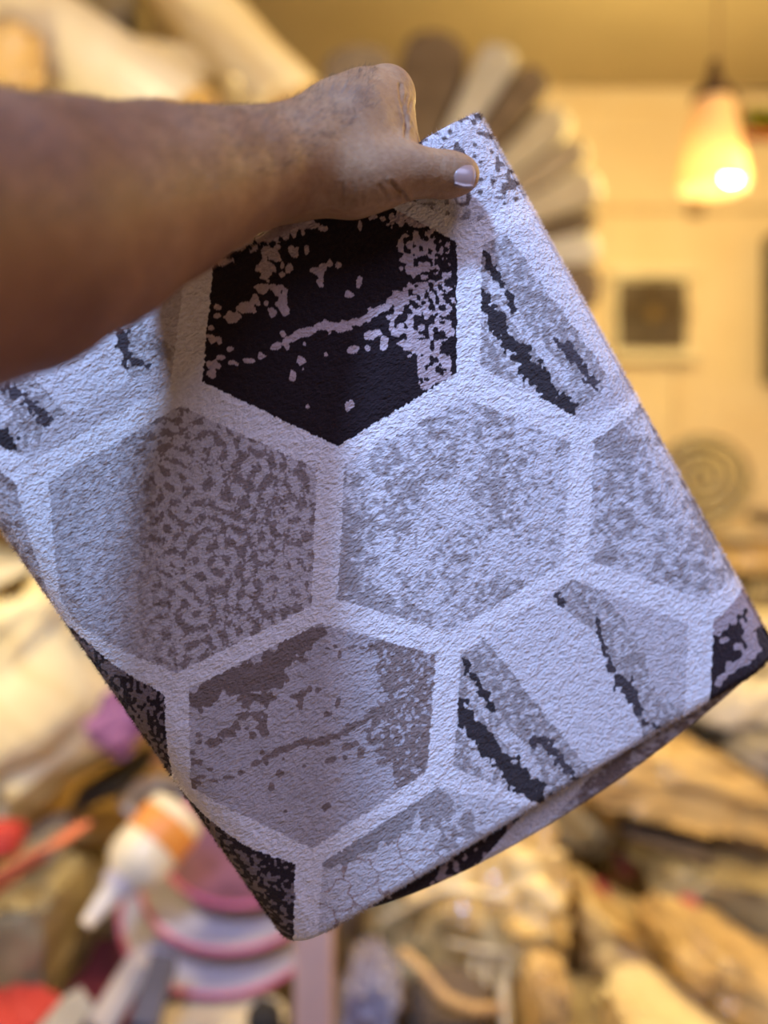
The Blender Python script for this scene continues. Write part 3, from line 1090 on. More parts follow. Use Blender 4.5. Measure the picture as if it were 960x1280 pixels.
def box(name, lo, hi, m, parent=None, bevel=0.0, label=None, loc=None, smooth=False, rot=None):
    lo = np.array(lo, float); hi = np.array(hi, float)
    c = (lo + hi) / 2
    bm = bmesh.new()
    bmesh.ops.create_cube(bm, size=1.0)
    for v in bm.verts:
        v.co = Vector([v.co[i] * (hi[i] - lo[i]) for i in range(3)])
    if bevel:
        bmesh.ops.bevel(bm, geom=list(bm.edges), offset=bevel, segments=3, affect='EDGES', profile=0.5)
    if rot is not None:
        bmesh.ops.rotate(bm, verts=list(bm.verts), cent=(0, 0, 0), matrix=Matrix.Rotation(rot[0], 3, rot[1]))
    V = [np.array(v.co) + c for v in bm.verts]
    F = [[v.index for v in f.verts] for f in bm.faces]
    bm.free()
    return mesh_obj(name, V, F, m, parent, loc=tuple(c) if parent is None else None, smooth=bool(bevel) and smooth)


XL, XR, YB, YF, ZC = -2.1, 2.5, 4.30, -1.6, 3.56
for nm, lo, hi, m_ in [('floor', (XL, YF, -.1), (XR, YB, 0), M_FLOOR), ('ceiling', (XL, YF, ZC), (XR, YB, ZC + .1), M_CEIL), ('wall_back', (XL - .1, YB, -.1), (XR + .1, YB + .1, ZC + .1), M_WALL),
                       ('wall_left', (XL - .1, YF, -.1), (XL, YB, ZC + .1), M_WALL), ('wall_right', (XR, YF, -.1), (XR + .1, YB, ZC + .1), M_WALL)]:
    tag(box(nm, lo, hi, m_), kind='structure')
# plaster cornice where wall and ceiling meet
tag(box('trim_1', (XL, YB - .035, ZC - .10), (XR, YB, ZC), M_WALL, bevel=.012), kind='structure')


# ------------------------------------------------------------------ shape makers for the goods
def superell(n=40, m=56, e1_=.5, e2_=.5):
    u = np.linspace(-math.pi / 2, math.pi / 2, n); v = np.linspace(0, 2 * math.pi, m, endpoint=False)
    U, Vv = np.meshgrid(u, v, indexing='ij')
    sp = lambda a, e: np.sign(a) * np.abs(a) ** e
    x = sp(np.cos(U), e1_) * sp(np.cos(Vv), e2_); y = sp(np.cos(U), e1_) * sp(np.sin(Vv), e2_); z = sp(np.sin(U), e1_)
    return np.stack([x, y, z], -1).reshape(-1, 3), grid_faces(n, m, wrap_m=True)


def rotm(rx, ry, rz):
    return np.array(Matrix.Rotation(rz, 3, 'Z') @ Matrix.Rotation(ry, 3, 'Y') @ Matrix.Rotation(rx, 3, 'X'))


def bundle(name, c, dims, m, seed, label, cat, rot=(0, 0, 0), e=(.5, .5), crumple=.06, ridge=.03, freq=3.0, parent=None, group=None, flat=True, n=54, k=80, wr=.17, creases=0.0, kind=None, give=1.0):
    """soft wrapped goods: rounded box with sagging sides, dents and sharp creases"""
    P, F = superell(n, k, *e)
    d = np.array(dims) / 2
    S = P * d
    s = float(np.mean(d))
    q = P * freq + seed * 13.7
    nz = fbm(q[:, 0], q[:, 1], q[:, 2], seed=seed, oct=3) - .5
    rg = 1 - np.abs(2 * fbm(q[:, 0] * 1.3 + 5, q[:, 1] * 1.3, q[:, 2] * 1.3, seed=seed + 3, oct=2) - 1)
    nr = P / (np.linalg.norm(P, axis=1)[:, None] + 1e-9)
    S = S + nr * s * (2 * crumple * nz + ridge * (rg - .8) * 3)[:, None]
    if creases:
        a = np.arctan2(P[:, 1], P[:, 0]); S += nr * s * (creases * np.sin(a * 17 + 5 * nz + 3 * P[:, 2]))[:, None]
    R = rotm(*[math.radians(t) for t in rot])
    W = S @ R.T + np.array(c)
    c = tuple(float(t) for t in c)

    def fin(V):
        # creases pressed into the wrapping
        q1 = P * np.array([2.1, 2.1, 2.6]) + seed * 3.1
        wv = 1.1 * fbm(q1[:, 0], q1[:, 1], q1[:, 2], seed=seed + 50, oct=2)
        a1 = fbm(q1[:, 0] + wv, q1[:, 1] - wv, q1[:, 2] + wv, seed=seed + 60, oct=2)
        a2 = vn(q1[:, 0] * 2.6 + wv, q1[:, 1] * 2.6, q1[:, 2] * 2.6 - wv, seed=seed + 70)
        cr_ = (1 - np.abs(2 * a1 - 1)) ** 4 + .45 * (1 - np.abs(2 * a2 - 1)) ** 3
        c0 = V.mean(0)
        return tag(mesh_obj(name, c0 + (V - c0) * (1 - wr * cr_)[:, None], F, m, loc=c), label, cat, group, kind)
    return add_good(W, y=give, ax=R.T, build=fin)


def slab_mesh(L, D, H, layers, seed, wob=.012):
    """folded cloth: rounded fold on the +X end, layer grooves on the sides"""
    nx_, nk = 26, 64
    a = np.linspace(0, 2 * math.pi, nk, endpoint=False)
    sp = lambda t, e: np.sign(t) * np.abs(t) ** e
    cy, cz = sp(np.cos(a), .28), sp(np.sin(a), .45)
    V = []
    for i in range(nx_):
        t = i / (nx_ - 1)
        x = (t - .5) * L
        e0 = min(t, 1 - t) * L
        r = H * .5
        sc = math.sqrt(max(0.0, 1 - (1 - min(1, e0 / r)) ** 2)) if e0 < r else 1
        sc = max(sc, .02)
        groove = 1 - .045 * (np.abs(np.sin((cz * .5 + .5) * math.pi * layers)) < .35) * (np.abs(cy) > .8)
        y = cy * D * .5 * groove * (1 - .06 * (1 - sc)); z = cz * H * .5 * sc
        p = np.stack([np.full(nk, x), y, z], -1)
        V.append(p)
    V = np.concatenate(V)
    q = V / max(H, .1) * .9
    V += wob * (np.stack([fbm(q[:, 0] + 9 * c_, q[:, 1], q[:, 2], seed=seed + c_, oct=2) for c_ in range(3)], -1) - .5) * 2
    F = [tuple(f) for f in grid_faces(nx_, nk, wrap_m=True)]
    F += [tuple(range(nk))[::-1], tuple(range((nx_ - 1) * nk, nx_ * nk))]
    return V, F


def folded(name, c, L, D, H, m, seed, label, cat='rug', rot=(0, 0, 0), layers=4, group=None, give=1.0):
    V, F = slab_mesh(L, D, H, layers, seed)
    R = rotm(*[math.radians(t) for t in rot])
    V = V @ R.T + np.array(c)
    c = tuple(float(t) for t in c)
    return add_good(V, y=give, ax=R.T, build=lambda W: tag(mesh_obj(name, W, F, m, loc=c), label, cat, group))


def roll(p0, p1, r, m, m_end, seed, label, group=None, sag=0.02):
    """rolled carpet: body with a lapped edge and a spiral at each end"""
    p0, p1 = np.array(p0, float), np.array(p1, float)
    t = empty('carpet_roll', tuple(np.minimum(p0, p1) * [0, 0, 1] + (p0 + p1) / 2 * [1, 1, 0]), label, 'carpet', group)
    n, k = 22, 40
    ax = p1 - p0; Ln = np.linalg.norm(ax); ax /= Ln
    u = np.cross(ax, [0, 0, 1.0]); u /= np.linalg.norm(u); v = np.cross(u, ax)
    A = np.linspace(0, 2 * math.pi, k, endpoint=False)
    rr = r * (1 + .10 * (A / (2 * math.pi)))
    V = []
    for i in range(n):
        s = i / (n - 1)
        c = p0 + ax * s * Ln - np.array([0, 0, sag]) * math.sin(s * math.pi)
        w_ = 1 + .05 * (vn(A * 2 / math.pi + 3, np.full(k, s * 6), seed=seed) - .5)
        V.append(c + (rr * w_)[:, None] * (np.cos(A)[:, None] * u + np.sin(A)[:, None] * v))
    V = np.concatenate(V)
    mesh_obj('roll_body', V, grid_faces(n, k, wrap_m=True), m, t)
    for pe, sgn in ((p0, -1), (p1, 1)):
        # spiral of carpet thickness seen on the end
        turns = 4; ns = 110
        th = np.linspace(.6, turns * 2 * math.pi, ns)
        ra = r * 1.04 * th / th[-1]
        c0 = pe + ax * sgn * 0.004
        hw = r / turns * .36
        V = []
        for ang, q in zip(th, ra):
            dr = np.cos(ang) * u + np.sin(ang) * v
            V += [c0 + dr * max(q - hw, 0) - ax * sgn * .03, c0 + dr * max(q - hw, 0), c0 + dr * (q + hw * .9), c0 + dr * (q + hw * .9) - ax * sgn * .03]
        mesh_obj('end_spiral', np.array(V), grid_faces(ns, 4, flip=sgn < 0), m_end, t)
        V2 = [pe - ax * sgn * .02] + [pe - ax * sgn * .02 + r * .99 * (math.cos(a_) * u + math.sin(a_) * v) for a_ in A]
        F2 = [(0, 1 + i, 1 + (i + 1) % k) for i in range(k)]
        mesh_obj('end_core', V2, F2, m_end, t)
    return t


def lathe(name, prof, c, axis, m, parent, k=36, cap=True):
    """profile [(r, t)] turned about axis through c"""
    axis = np.array(axis, float); axis /= np.linalg.norm(axis)
    u = np.cross(axis, [0.3, 0.9, 0.2]); u /= np.linalg.norm(u); v = np.cross(axis, u)
    A = np.linspace(0, 2 * math.pi, k, endpoint=False)
    V = np.concatenate([np.array(c) + axis * t + r * (np.cos(A)[:, None] * u + np.sin(A)[:, None] * v) for r, t in prof])
    n = len(prof)
    F = [tuple(f) for f in grid_faces(n, k, wrap_m=True)]
    if cap:
        F += [tuple(range(k))[::-1], tuple(range((n - 1) * k, n * k))]
    return mesh_obj(name, V, F, m, parent)


# ------------------------------------------------------------------ things on the back wall
# pendant lamp
LD = 2.3
lx, ly = 893, 108
lamp_t = empty('pendant_lamp', tuple(at(893, 240, LD)), 'conical pendant lamp with a frosted glass shade and dark brown cap, lit', 'lamp')
M_CORD = mat('cord', (0.30, 0.20, 0.10), rough=.6)
M_CAP = mat('lamp_cap', (0.060, 0.028, 0.018), rough=.35, metal=.3)


def shade_mat():
    m, nt, b = new_mat('frosted_glass')
    N, L = nt.nodes, nt.links
    tr = N.new('ShaderNodeBsdfTranslucent'); tr.inputs['Color'].default_value = (0.95, 0.76, 0.44, 1)
    df = N.new('ShaderNodeBsdfDiffuse'); df.inputs['Color'].default_value = (0.85, 0.72, 0.48, 1)
    mx = N.new('ShaderNodeMixShader'); mx.inputs[0].default_value = 0.55
    L.new(df.outputs[0], mx.inputs[1]); L.new(tr.outputs[0], mx.inputs[2])
    L.new(mx.outputs[0], N['Material Output'].inputs['Surface'])
    return m


M_SHADE = shade_mat()
M_BULB = mat('bulb', (1, 1, 1), emit=(1.0, 0.84, 0.55), estr=38.0)
top = at(893, 112, LD); bot = at(891, 236, LD)
axd = bot - top; hl = np.linalg.norm(axd)
sc_ = LD / FPX
V, F = tube([at(897, 78, LD), at(899, -100, LD), [at(899, -100, LD)[0], LD, ZC]], .0045, 8)
mesh_obj('cord', V, F, M_CORD, lamp_t)
lathe('ceiling_rose', [(.002, 0), (.045, .002), (.05, .02), (.05, .03)], [at(899, -100, LD)[0], LD, ZC - .03], (0, 0, 1), M_CAP, lamp_t)
lathe('lamp_cap', [(5 * sc_, -36 * sc_), (7 * sc_, -30 * sc_), (10 * sc_, -14 * sc_), (20 * sc_, 0), (27 * sc_, 8 * sc_), (26 * sc_, 14 * sc_), (18 * sc_, 14 * sc_)], top, axd, M_CAP, lamp_t)
prof = [(21, 4), (24, 20), (29, 45), (34, 70), (39, 95), (43, 118), (44.5, 124), (42.5, 125), (41, 117), (37, 94), (32, 70), (27, 45), (22, 20), (19, 5)]
lathe('shade', [(r * sc_, t * sc_) for r, t in prof], top, axd, M_SHADE, lamp_t, cap=False)
bp_ = at(915, 214, LD - .035)
lathe('bulb', [(.003, -.035), (.012, -.03), (.020, -.014), (.024, .004), (.020, .020), (.010, .028), (.001, .030)], bp_, axd, M_BULB, lamp_t, k=20)
lathe('bulb_socket', [(.012, -.16), (.014, -.10), (.013, -.034)], bp_ - np.array([.012, 0, 0]), axd, M_CAP, lamp_t, k=16)
pl = lamp('pendant_bulb_light', 'POINT', (0, 0, 0), 1.5, (1.0, 0.74, 0.36), .02)
pl.parent = lamp_t
pl.location = tuple(bp_ + np.array([0, -.03, -.045]) - np.array(lamp_t.location))

# wall-mounted fan unit
FD = YB
fx0, fx1, fy0, fy1 = 762, 860, 348, 446
fz = lambda py: CAMZ - (py - CY) / FPX * FD
fX = lambda px: (px - CX) / FPX * FD
M_CREAM = mat('cream_plastic', (0.80, 0.72, 0.52), (0.74, 0.66, 0.46), 10, rough=.45)
M_GRILLE = mat('brown_grille', (0.115, 0.075, 0.040), (0.085, 0.055, 0.030), 20, rough=.5)
M_HUB = mat('fan_hub', (0.32, 0.21, 0.08), rough=.4)
ft = empty('wall_fan', (fX(811), FD - .1, fz(fy1)), 'square cream exhaust fan with a dark brown round grille mounted on the yellow wall', 'fan')
box('housing', (fX(fx0), FD - .05, fz(fy1)), (fX(fx1), FD, fz(fy0)), M_CREAM, ft, bevel=.012)
box('top_flange', (fX(fx0 - 5), FD - .09, fz(fy0 + 3)), (fX(fx1 + 4), FD, fz(fy0 - 9)), M_CREAM, ft, bevel=.008)
box('bottom_flange', (fX(fx0 + 2), FD - .09, fz(fy1 + 8)), (fX(fx1 + 6), FD, fz(fy1 - 4)), M_CREAM, ft, bevel=.008)
cc = np.array([(fX(fx0) + fX(fx1)) / 2, FD - .052, (fz(fy0) + fz(fy1)) / 2])
RG = .165
box('recess_plate', (cc[0] - RG, FD - .058, cc[2] - RG), (cc[0] + RG, FD - .05, cc[2] + RG), M_GRILLE, ft, bevel=.003)
for i in range(5):
    a0 = i / 5 * 2 * math.pi
    V = []
    for t in np.linspace(0, 1, 6):
        for s in np.linspace(0, 1, 5):
            r = .035 + t * .115; a = a0 + s * (.9 - .25 * t)
            V.append(cc + np.array([r * math.cos(a), -.010 - .018 * s, r * math.sin(a)]))
    V = np.array(V); V2 = V + [0, -.003, 0]
    mesh_obj('blade', np.concatenate([V, V2]), np.concatenate([grid_faces(6, 5), grid_faces(6, 5, flip=True) + 30]), M_GRILLE, ft)
lathe('hub', [(.034, 0), (.034, .03), (.028, .036), (.004, .038)], cc, (0, -1, 0), M_HUB, ft, k=24)
for r in (.05, .08, .11, .14, .165):
    a = np.linspace(0, 2 * math.pi, 49)
    V, F = tube(np.stack([cc[0] + r * np.cos(a), np.full(49, FD - .105), cc[2] + r * np.sin(a)], -1), .003, 6)
    mesh_obj('grille_ring', V, F, M_GRILLE, ft)
for i in range(8):
    a = i / 8 * 2 * math.pi
    V, F = tube([cc + [.03 * math.cos(a), -.053, .03 * math.sin(a)], cc + [.166 * math.cos(a), -.053, .166 * math.sin(a)], cc + [.17 * math.cos(a), 0, .17 * math.sin(a)]], .003, 6)
    mesh_obj('grille_spoke', V, F, M_GRILLE, ft)
V, F = tube([[fX(845), FD - .012, fz(454)], [fX(845), FD - .012, fz(520)], [fX(843), FD - .012, fz(640)]], .008, 8)
tag(mesh_obj('power_cable', V, F, M_WALL, loc=(fX(845), FD - .012, fz(640))), 'thin cable running down the wall below the exhaust fan', 'cable')

# conduit with a junction box
ct = empty('conduit', (fX(860), FD - .02, fz(264)), 'thin painted conduit with a small brown junction box along the wall above the fan', 'conduit')
M_COND = mat('painted_conduit', (0.70, 0.55, 0.34), rough=.6)
V, F = tube([[fX(600), FD - .016, fz(262)], [fX(800), FD - .016, fz(263)], [fX(1005), FD - .016, fz(262)]], .014, 10)
mesh_obj('pipe', V, F, M_COND, ct)
box('junction_box', (fX(858), FD - .05, fz(272)), (fX(876), FD, fz(254)), mat('brown_box', (0.30, 0.19, 0.10), rough=.5), ct, bevel=.006)

# sign with a lime disc
st = empty('wall_sign', (fX(950), FD - .04, fz(176)), 'red-framed purple grey sign with a lime green disc behind the pendant lamp', 'sign')
M_RED = mat('sign_red', (0.52, 0.10, 0.045), (0.46, 0.085, 0.04), 12, rough=.5)
M_PUR = mat('sign_purple', (0.20, 0.14, 0.17), (0.16, 0.11, 0.14), 20, rough=.5)
M_LIME = mat('sign_lime', (0.62, 0.72, 0.09), (0.56, 0.66, 0.08), 20, rough=.5)
sx0, sx1, sy0, sy1 = 918, 1012, 116, 176
box('panel', (fX(sx0), FD - .02, fz(sy1)), (fX(sx1), FD, fz(sy0)), M_PUR, st)
for a, b, c_, d_ in ((sx0, sy0, sx1, sy0 + 7), (sx0, sy1 - 10, sx1, sy1), (sx0, sy0, sx0 + 4, sy1), (sx1 - 4, sy0, sx1, sy1)):
    box('frame_bar', (fX(a), FD - .035, fz(d_)), (fX(c_), FD, fz(b)), M_RED, st, bevel=.004)
lathe('disc', [(.098, 0), (.098, .008), (.090, .012)], (fX(954), FD - .02, fz(143)), (0, -1, 0), M_LIME, st, k=32)

# dark cabinet on the wall at the right
kt = empty('wall_cabinet', (fX(1000), FD - .1, fz(480)), 'dark brown wall cabinet hung right of the exhaust fan', 'cabinet')
box('body', (fX(953), FD - .16, fz(480)), (fX(1060), FD, fz(300)), M_DOOR, kt, bevel=.008)
for dx0, dx1, hx_ in ((956, 1005, 1001), (1008, 1057, 1012)):
    dr_ = box('door', (fX(dx0), FD - .178, fz(476)), (fX(dx1), FD - .16, fz(304)), M_DOOR, kt, bevel=.006)
    box('handle', (fX(hx_ - 1), FD - .195, fz(400)), (fX(hx_ + 1), FD - .178, fz(380)), M_HUB, dr_)

# ------------------------------------------------------------------ goods heaped in the shop
M_CRM = mat('cream_cloth', (0.90, 0.80, 0.50), (0.82, 0.68, 0.38), 7, rough=.8, bump=.35, bscale=40, stripes=((0.80, 0.66, 0.36), 4, .80, 5))
M_CRM2 = mat('pale_cream_wrap', (0.82, 0.76, 0.60), (0.74, 0.65, 0.45), 5, rough=.45, bump=.5, bscale=22, coat=.3)
M_TAN = mat('tan_wrap', (0.68, 0.47, 0.19), (0.54, 0.35, 0.125), 6, rough=.4, bump=.15, bscale=18, coat=.9)
M_AMB = mat('amber_plastic', (0.74, 0.53, 0.21), (0.50, 0.33, 0.12), 9, rough=.28, bump=.25, bscale=14, coat=.9, stripes=((0.86, 0.68, 0.32), 3, .80, 9))
M_OLV = mat('olive_grey_wrap', (0.42, 0.34, 0.17), (0.22, 0.17, 0.085), 9, rough=.45, bump=.3, bscale=22, coat=.4)
M_BRN = mat('brown_rug', (0.16, 0.12, 0.09), (0.11, 0.08, 0.058), 14, rough=.9, bump=.4, bscale=80)
M_GRB = mat('grey_brown_rug', (0.32, 0.275, 0.22), (0.23, 0.19, 0.15), 12, rough=.9, bump=.4, bscale=80)
M_LGT = mat('light_beige_rug', (0.42, 0.385, 0.32), (0.34, 0.30, 0.24), 12, rough=.85, bump=.4, bscale=80)
M_LGW = mat('greyish_white_rug', (0.47, 0.46, 0.45), (0.39, 0.38, 0.36), 12, rough=.85, bump=.4, bscale=80)
M_WHT = mat('white_plastic', (0.80, 0.77, 0.72), (0.74, 0.70, 0.66), 10, rough=.35)
M_ORG = mat('orange', (0.80, 0.33, 0.06), (0.70, 0.26, 0.05), 14, rough=.45)
M_COR = mat('coral_strap', (0.75, 0.22, 0.11), (0.66, 0.18, 0.09), 14, rough=.6)
M_REDC = mat('dark_red_cloth', (0.16, 0.018, 0.030), (0.10, 0.012, 0.020), 10, rough=.8, bump=.4, bscale=40)
M_REDB = mat('bright_red', (0.52, 0.050, 0.045), (0.44, 0.04, 0.035), 10, rough=.6)
M_PRP = mat('mauve_cloth', (0.40, 0.17, 0.34), (0.30, 0.12, 0.26), 12, rough=.7)
M_DMV = mat('dark_mauve', (0.20, 0.085, 0.17), (0.14, 0.06, 0.12), 12, rough=.5)
M_PNK = mat('pink_rim', (0.62, 0.16, 0.32), (0.54, 0.13, 0.28), 14, rough=.4)
M_PLT = mat('lilac_grey_plastic', (0.66, 0.62, 0.68), (0.60, 0.56, 0.62), 8, rough=.4)
M_BLK = mat('black_stuff', (0.018, 0.016, 0.018), rough=.7)
M_GRYP = mat('grey_card', (0.50, 0.45, 0.44), (0.42, 0.37, 0.36), 10, rough=.6)
M_NVY = mat('navy_print', (0.07, 0.075, 0.14), (0.05, 0.05, 0.09), 10, rough=.5)
M_POLE = mat('pink_pole', (0.62, 0.42, 0.38), (0.55, 0.36, 0.33), 10, rough=.5)
M_BLU = mat('blue_grey_plastic', (0.34, 0.33, 0.42), (0.20, 0.17, 0.22), 16, rough=.25, bump=.9, bscale=30, coat=.5)
M_SACK = mat('woven_sack', (0.40, 0.30, 0.17), (0.28, 0.20, 0.11), 9, rough=.8, bump=.4, bscale=60)

M_STRIP = mat('clear_strip', (0.86, 0.74, 0.48), (0.76, 0.62, 0.36), 20, rough=.2, coat=.6)


def ribbon(name, pts, wd, m_, parent=None, th=.004, label=None, cat=None):
    P_ = np.array(pts, float)
    # resample smoothly
    t = np.linspace(0, len(P_) - 1, 28)
    P_ = np.stack([np.interp(t, np.arange(len(P_)), P_[:, c_]) for c_ in range(3)], -1)
    for _ in range(3):
        P_[1:-1] = (P_[:-2] + 2 * P_[1:-1] + P_[2:]) / 4
    T = np.gradient(P_, axis=0); T /= np.linalg.norm(T, axis=1)[:, None]
    vw = np.array([0, .55, .85]); s_ = np.cross(T, vw); s_ /= np.linalg.norm(s_, axis=1)[:, None] + 1e-9
    nn = np.cross(s_, T)
    V = np.stack([P_ - s_ * wd / 2 - nn * th / 2, P_ + s_ * wd / 2 - nn * th / 2, P_ + s_ * wd / 2 + nn * th / 2, P_ - s_ * wd / 2 + nn * th / 2], 1).reshape(-1, 3)
    F = [tuple(f) for f in grid_faces(28, 4, wrap_m=True)] + [(3, 2, 1, 0), (108, 109, 110, 111)]
    o = mesh_obj(name, V, F, m_, parent, loc=tuple(P_.mean(0)) if parent is None else None)
    return tag(o, label, cat) if label else o


# rigid things first: the soft goods then settle against them
REG[0] = True
roll(at(-120, -104, 2.10), at(236, 158, 2.02), .098, M_CRM2, M_TAN, 51, 'thick pale cream carpet roll sloping down behind the forearm')
roll(at(205, -50, 2.32), at(372, 142, 2.22), .092, M_CRM, M_TAN, 52, 'tan cream carpet roll with its lower end beside the hand')
roll([1.19, 3.28, 1.62], [1.30, 4.05, 1.62], .165, M_OLV, M_OLV, 55, 'grey olive carpet roll lying end-on below the exhaust fan')
# white oval dish with a dark opening
dt = empty('oval_dish', tuple(at(202, 1030, 1.77)), 'white oval plastic dish behind the bottle', 'dish')
dc = at(202, 1000, 1.77)
A = np.linspace(0, 2 * math.pi, 40, endpoint=False)
up_ = np.array([0, -.62, .78])
ex = np.array([1, 0, -.02]); ey = np.cross(up_, ex); ey /= np.linalg.norm(ey)


def oval(prof, nm, m_, parent, c, ax_, bx_, cap=None):
    V = np.concatenate([c + up_ * t + s * (np.cos(A)[:, None] * ex * ax_ + np.sin(A)[:, None] * ey * bx_) for s, t in prof])
    F = [tuple(f) for f in grid_faces(len(prof), 40, wrap_m=True)]
    if cap: F += [tuple(range(40))[::-1], tuple(range((len(prof) - 1) * 40, len(prof) * 40))]
    return mesh_obj(nm, V, F, m_, parent)


oval([(.70, -.045), (.92, -.02), (1.0, .0), (1.0, .008), (.93, .010), (.82, .002), (.66, -.030), (.05, -.034)], 'bowl', M_WHT, dt, dc, .085, .050, True)
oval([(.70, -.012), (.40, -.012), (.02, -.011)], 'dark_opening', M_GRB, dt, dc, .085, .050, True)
# squeeze bottle lying on its side, nozzle to the lower left
b0, b1 = at(226, 1012, 1.46), at(150, 1104, 1.38)
bt = empty('squeeze_bottle', tuple(np.minimum(b0, b1) * [0, 0, 1] + (b0 + b1) / 2 * [1, 1, 0]), 'white squeeze bottle with an orange label and a pointed nozzle', 'bottle')
ba = b1 - b0; bl = np.linalg.norm(ba); ba /= bl
r_ = .052
lathe('bottle_body', [(.01, 0), (r_ * .9, .004), (r_, .015), (r_, bl * .55), (r_ * 1.0, bl * .70), (r_ * .92, bl * .82), (r_ * .66, bl * .93), (r_ * .36, bl * 1.0)], b0, ba, M_CRM2, bt)
lathe('label_band', [(r_ * 1.012, bl * .18), (r_ * 1.022, bl * .20), (r_ * 1.022, bl * .48), (r_ * 1.012, bl * .50)], b0, ba, M_ORG, bt, cap=False)
col_ = lathe('cap_collar', [(r_ * .56, bl * .93), (r_ * .56, bl * 1.06), (r_ * .42, bl * 1.09)], b0, ba, M_PLT, bt)
lathe('nozzle', [(r_ * .40, bl * 1.05), (r_ * .34, bl * 1.20), (r_ * .24, bl * 1.40), (r_ * .20, bl * 1.52)], b0, ba, M_WHT, col_)
# round tubs with pink rims
for j, (cx_, cy_, dd, rad, cn) in enumerate([(288, 1122, 1.60, .194, 'large lilac grey tub with a pink rim, lowest of the nest'), (298, 1086, 1.60, .172, 'lilac grey tub with a pink rim in the middle of the nest'), (308, 1048, 1.605, .148, 'mauve tub with a bright pink rim on top of the nest')]):
    tb = empty('round_tub', tuple(at(cx_, cy_, dd) - [0, 0, .05]), cn, 'tub', 'nest of tubs')
    c_ = at(cx_, cy_, dd)
    mb = M_PLT if j < 2 else M_DMV
    lathe('tub_wall', [(rad * .70, -.030), (rad * .90, -.022), (rad * .985, 0), (rad * .94, .001), (rad * .86, -.016), (rad * .5, -.022), (.004, -.023)], c_, (.02, -.42, .90), mb, tb, k=56)
    a = np.linspace(0, 2 * math.pi, 65)
    axn = np.array([.02, -.42, .90]); axn /= np.linalg.norm(axn)
    u_ = np.cross(axn, [0, 1, 0]); u_ /= np.linalg.norm(u_); v_ = np.cross(axn, u_)
    V, F = tube(c_ + rad * (np.cos(a)[:, None] * u_ + np.sin(a)[:, None] * v_), .0055, 8)
    mesh_obj('rim', V, F, M_PNK, tb)
for j, (x0_, y0_, x1_, y1_, m_, cn) in enumerate([(178, 1196, 120, 1290, M_GRYP, 'grey narrow carton standing in the dark red cloth'), (206, 1200, 178, 1290, M_NVY, 'navy narrow carton beside the cream cloth'), (100, 1252, 46, 1318, M_LGW, 'pale narrow carton leaning on the grey one')]):
    p0_, p1_ = at(x0_, y0_, 1.40 - .03 * j), at(x1_, y1_, 1.30 - .03 * j)
    c_ = (p0_ + p1_) / 2; d_ = p1_ - p0_; L_ = np.linalg.norm(d_)
    P_ = np.array([[sx * .020, sy * .02, sz * L_ / 2] for sx in (-1, 1) for sy in (-1, 1) for sz in (-1, 1)])
    qz = d_ / L_; qx_ = np.cross(qz, [0, 1, 0]); qx_ /= np.linalg.norm(qx_); qy_ = np.cross(qz, qx_)
    V = c_ + P_[:, :1] * qx_ + P_[:, 1:2] * qy_ + P_[:, 2:] * qz
    o = mesh_obj('carton', V, [(0, 1, 3, 2), (4, 6, 7, 5), (0, 4, 5, 1), (2, 3, 7, 6), (0, 2, 6, 4), (1, 5, 7, 3)], m_, loc=tuple(c_), smooth=False)
    md = o.modifiers.new('soft_edges', 'BEVEL'); md.width = .003; md.segments = 2
    tag(o, cn, 'carton')
pt = empty('wooden_post', (at(393, 1200, 1.36)[0], 1.36, 0), 'pinkish painted post standing under the lowest rug corner', 'post')
pz = at(393, 1130, 1.36)
box('shaft', (pz[0] - .029, 1.33, 0), (pz[0] + .029, 1.39, pz[2]), M_POLE, pt, bevel=.006)
box('top_cap', (pz[0] - .034, 1.325, pz[2]), (pz[0] + .034, 1.395, pz[2] + .02), M_POLE, pt, bevel=.006)
REG[0] = False

# tall pile on the left: folded quilts up to the rolls under the ceiling
QZ = 0.0
quilts = [(.36, M_SACK, 'brown'), (.36, M_OLV, 'olive'), (.34, M_TAN, 'tan'), (.36, M_CRM, 'cream striped'), (.34, M_LGT, 'beige'), (.30, M_GRB, 'grey-brown')]
for i, (h, m_, cn) in enumerate(quilts):
    folded('folded_quilt', (-1.02, 2.30, QZ + h / 2), 1.02, .9, h - .004, m_, 300 + i, f'thick {cn} folded quilt in the tall pile behind the forearm', 'quilt', rot=(0, 0, -4 + 3 * (i % 3)), layers=3)
    QZ += h + .014
# goods between and under the rolls, top left
bundle('quilt_bag', (-.84, 2.35, QZ + .20), (1.12, .80, .42), M_CRM2, 41, 'pale cream plastic quilt bag under the cream carpet rolls', 'bag', e=(.35, .35), crumple=.05, freq=2.4)
bundle('sack', at(148, 28, 2.42), (.19, .22, .17), M_OLV, 43, 'small olive brown sack wedged between the two carpet rolls', 'sack', e=(.7, .7), crumple=.08)
bundle('black_bag_or_gap', at(184, 38, 2.30), (.085, .10, .085), M_BLK, 44, 'small black lump standing for the dark hole in the olive brown sack', 'bag', e=(.8, .8), crumple=.10)  # black shape put in for the shade inside the sack's opening
folded('folded_rug', at(204, 76, 2.22), .27, .34, .085, M_CRM, 45, 'small folded cream rug lying above a black edged one', rot=(0, 9, 10), layers=2)
folded('folded_rug', at(216, 97, 2.18), .15, .30, .036, M_BLK, 46, 'thin black folded mat under the small cream rug', 'mat', rot=(0, -10, 0), layers=1)
bundle('plastic_packet', at(217, 108, 2.12), (.075, .09, .038), M_LGW, 47, 'little white packet under the black mat', 'packet', e=(.5, .5))
bundle('quilt_bag', at(235, 140, 2.12), (.28, .28, .13), M_CRM2, 48, 'small cream bag under the white packet', 'bag', e=(.45, .45))
bundle('patterned_bag', at(16, 92, 1.95), (.18, .22, .17), M_TAN, 49, 'tan patterned bag left of the pale cream roll', 'bag', e=(.6, .6), crumple=.1)

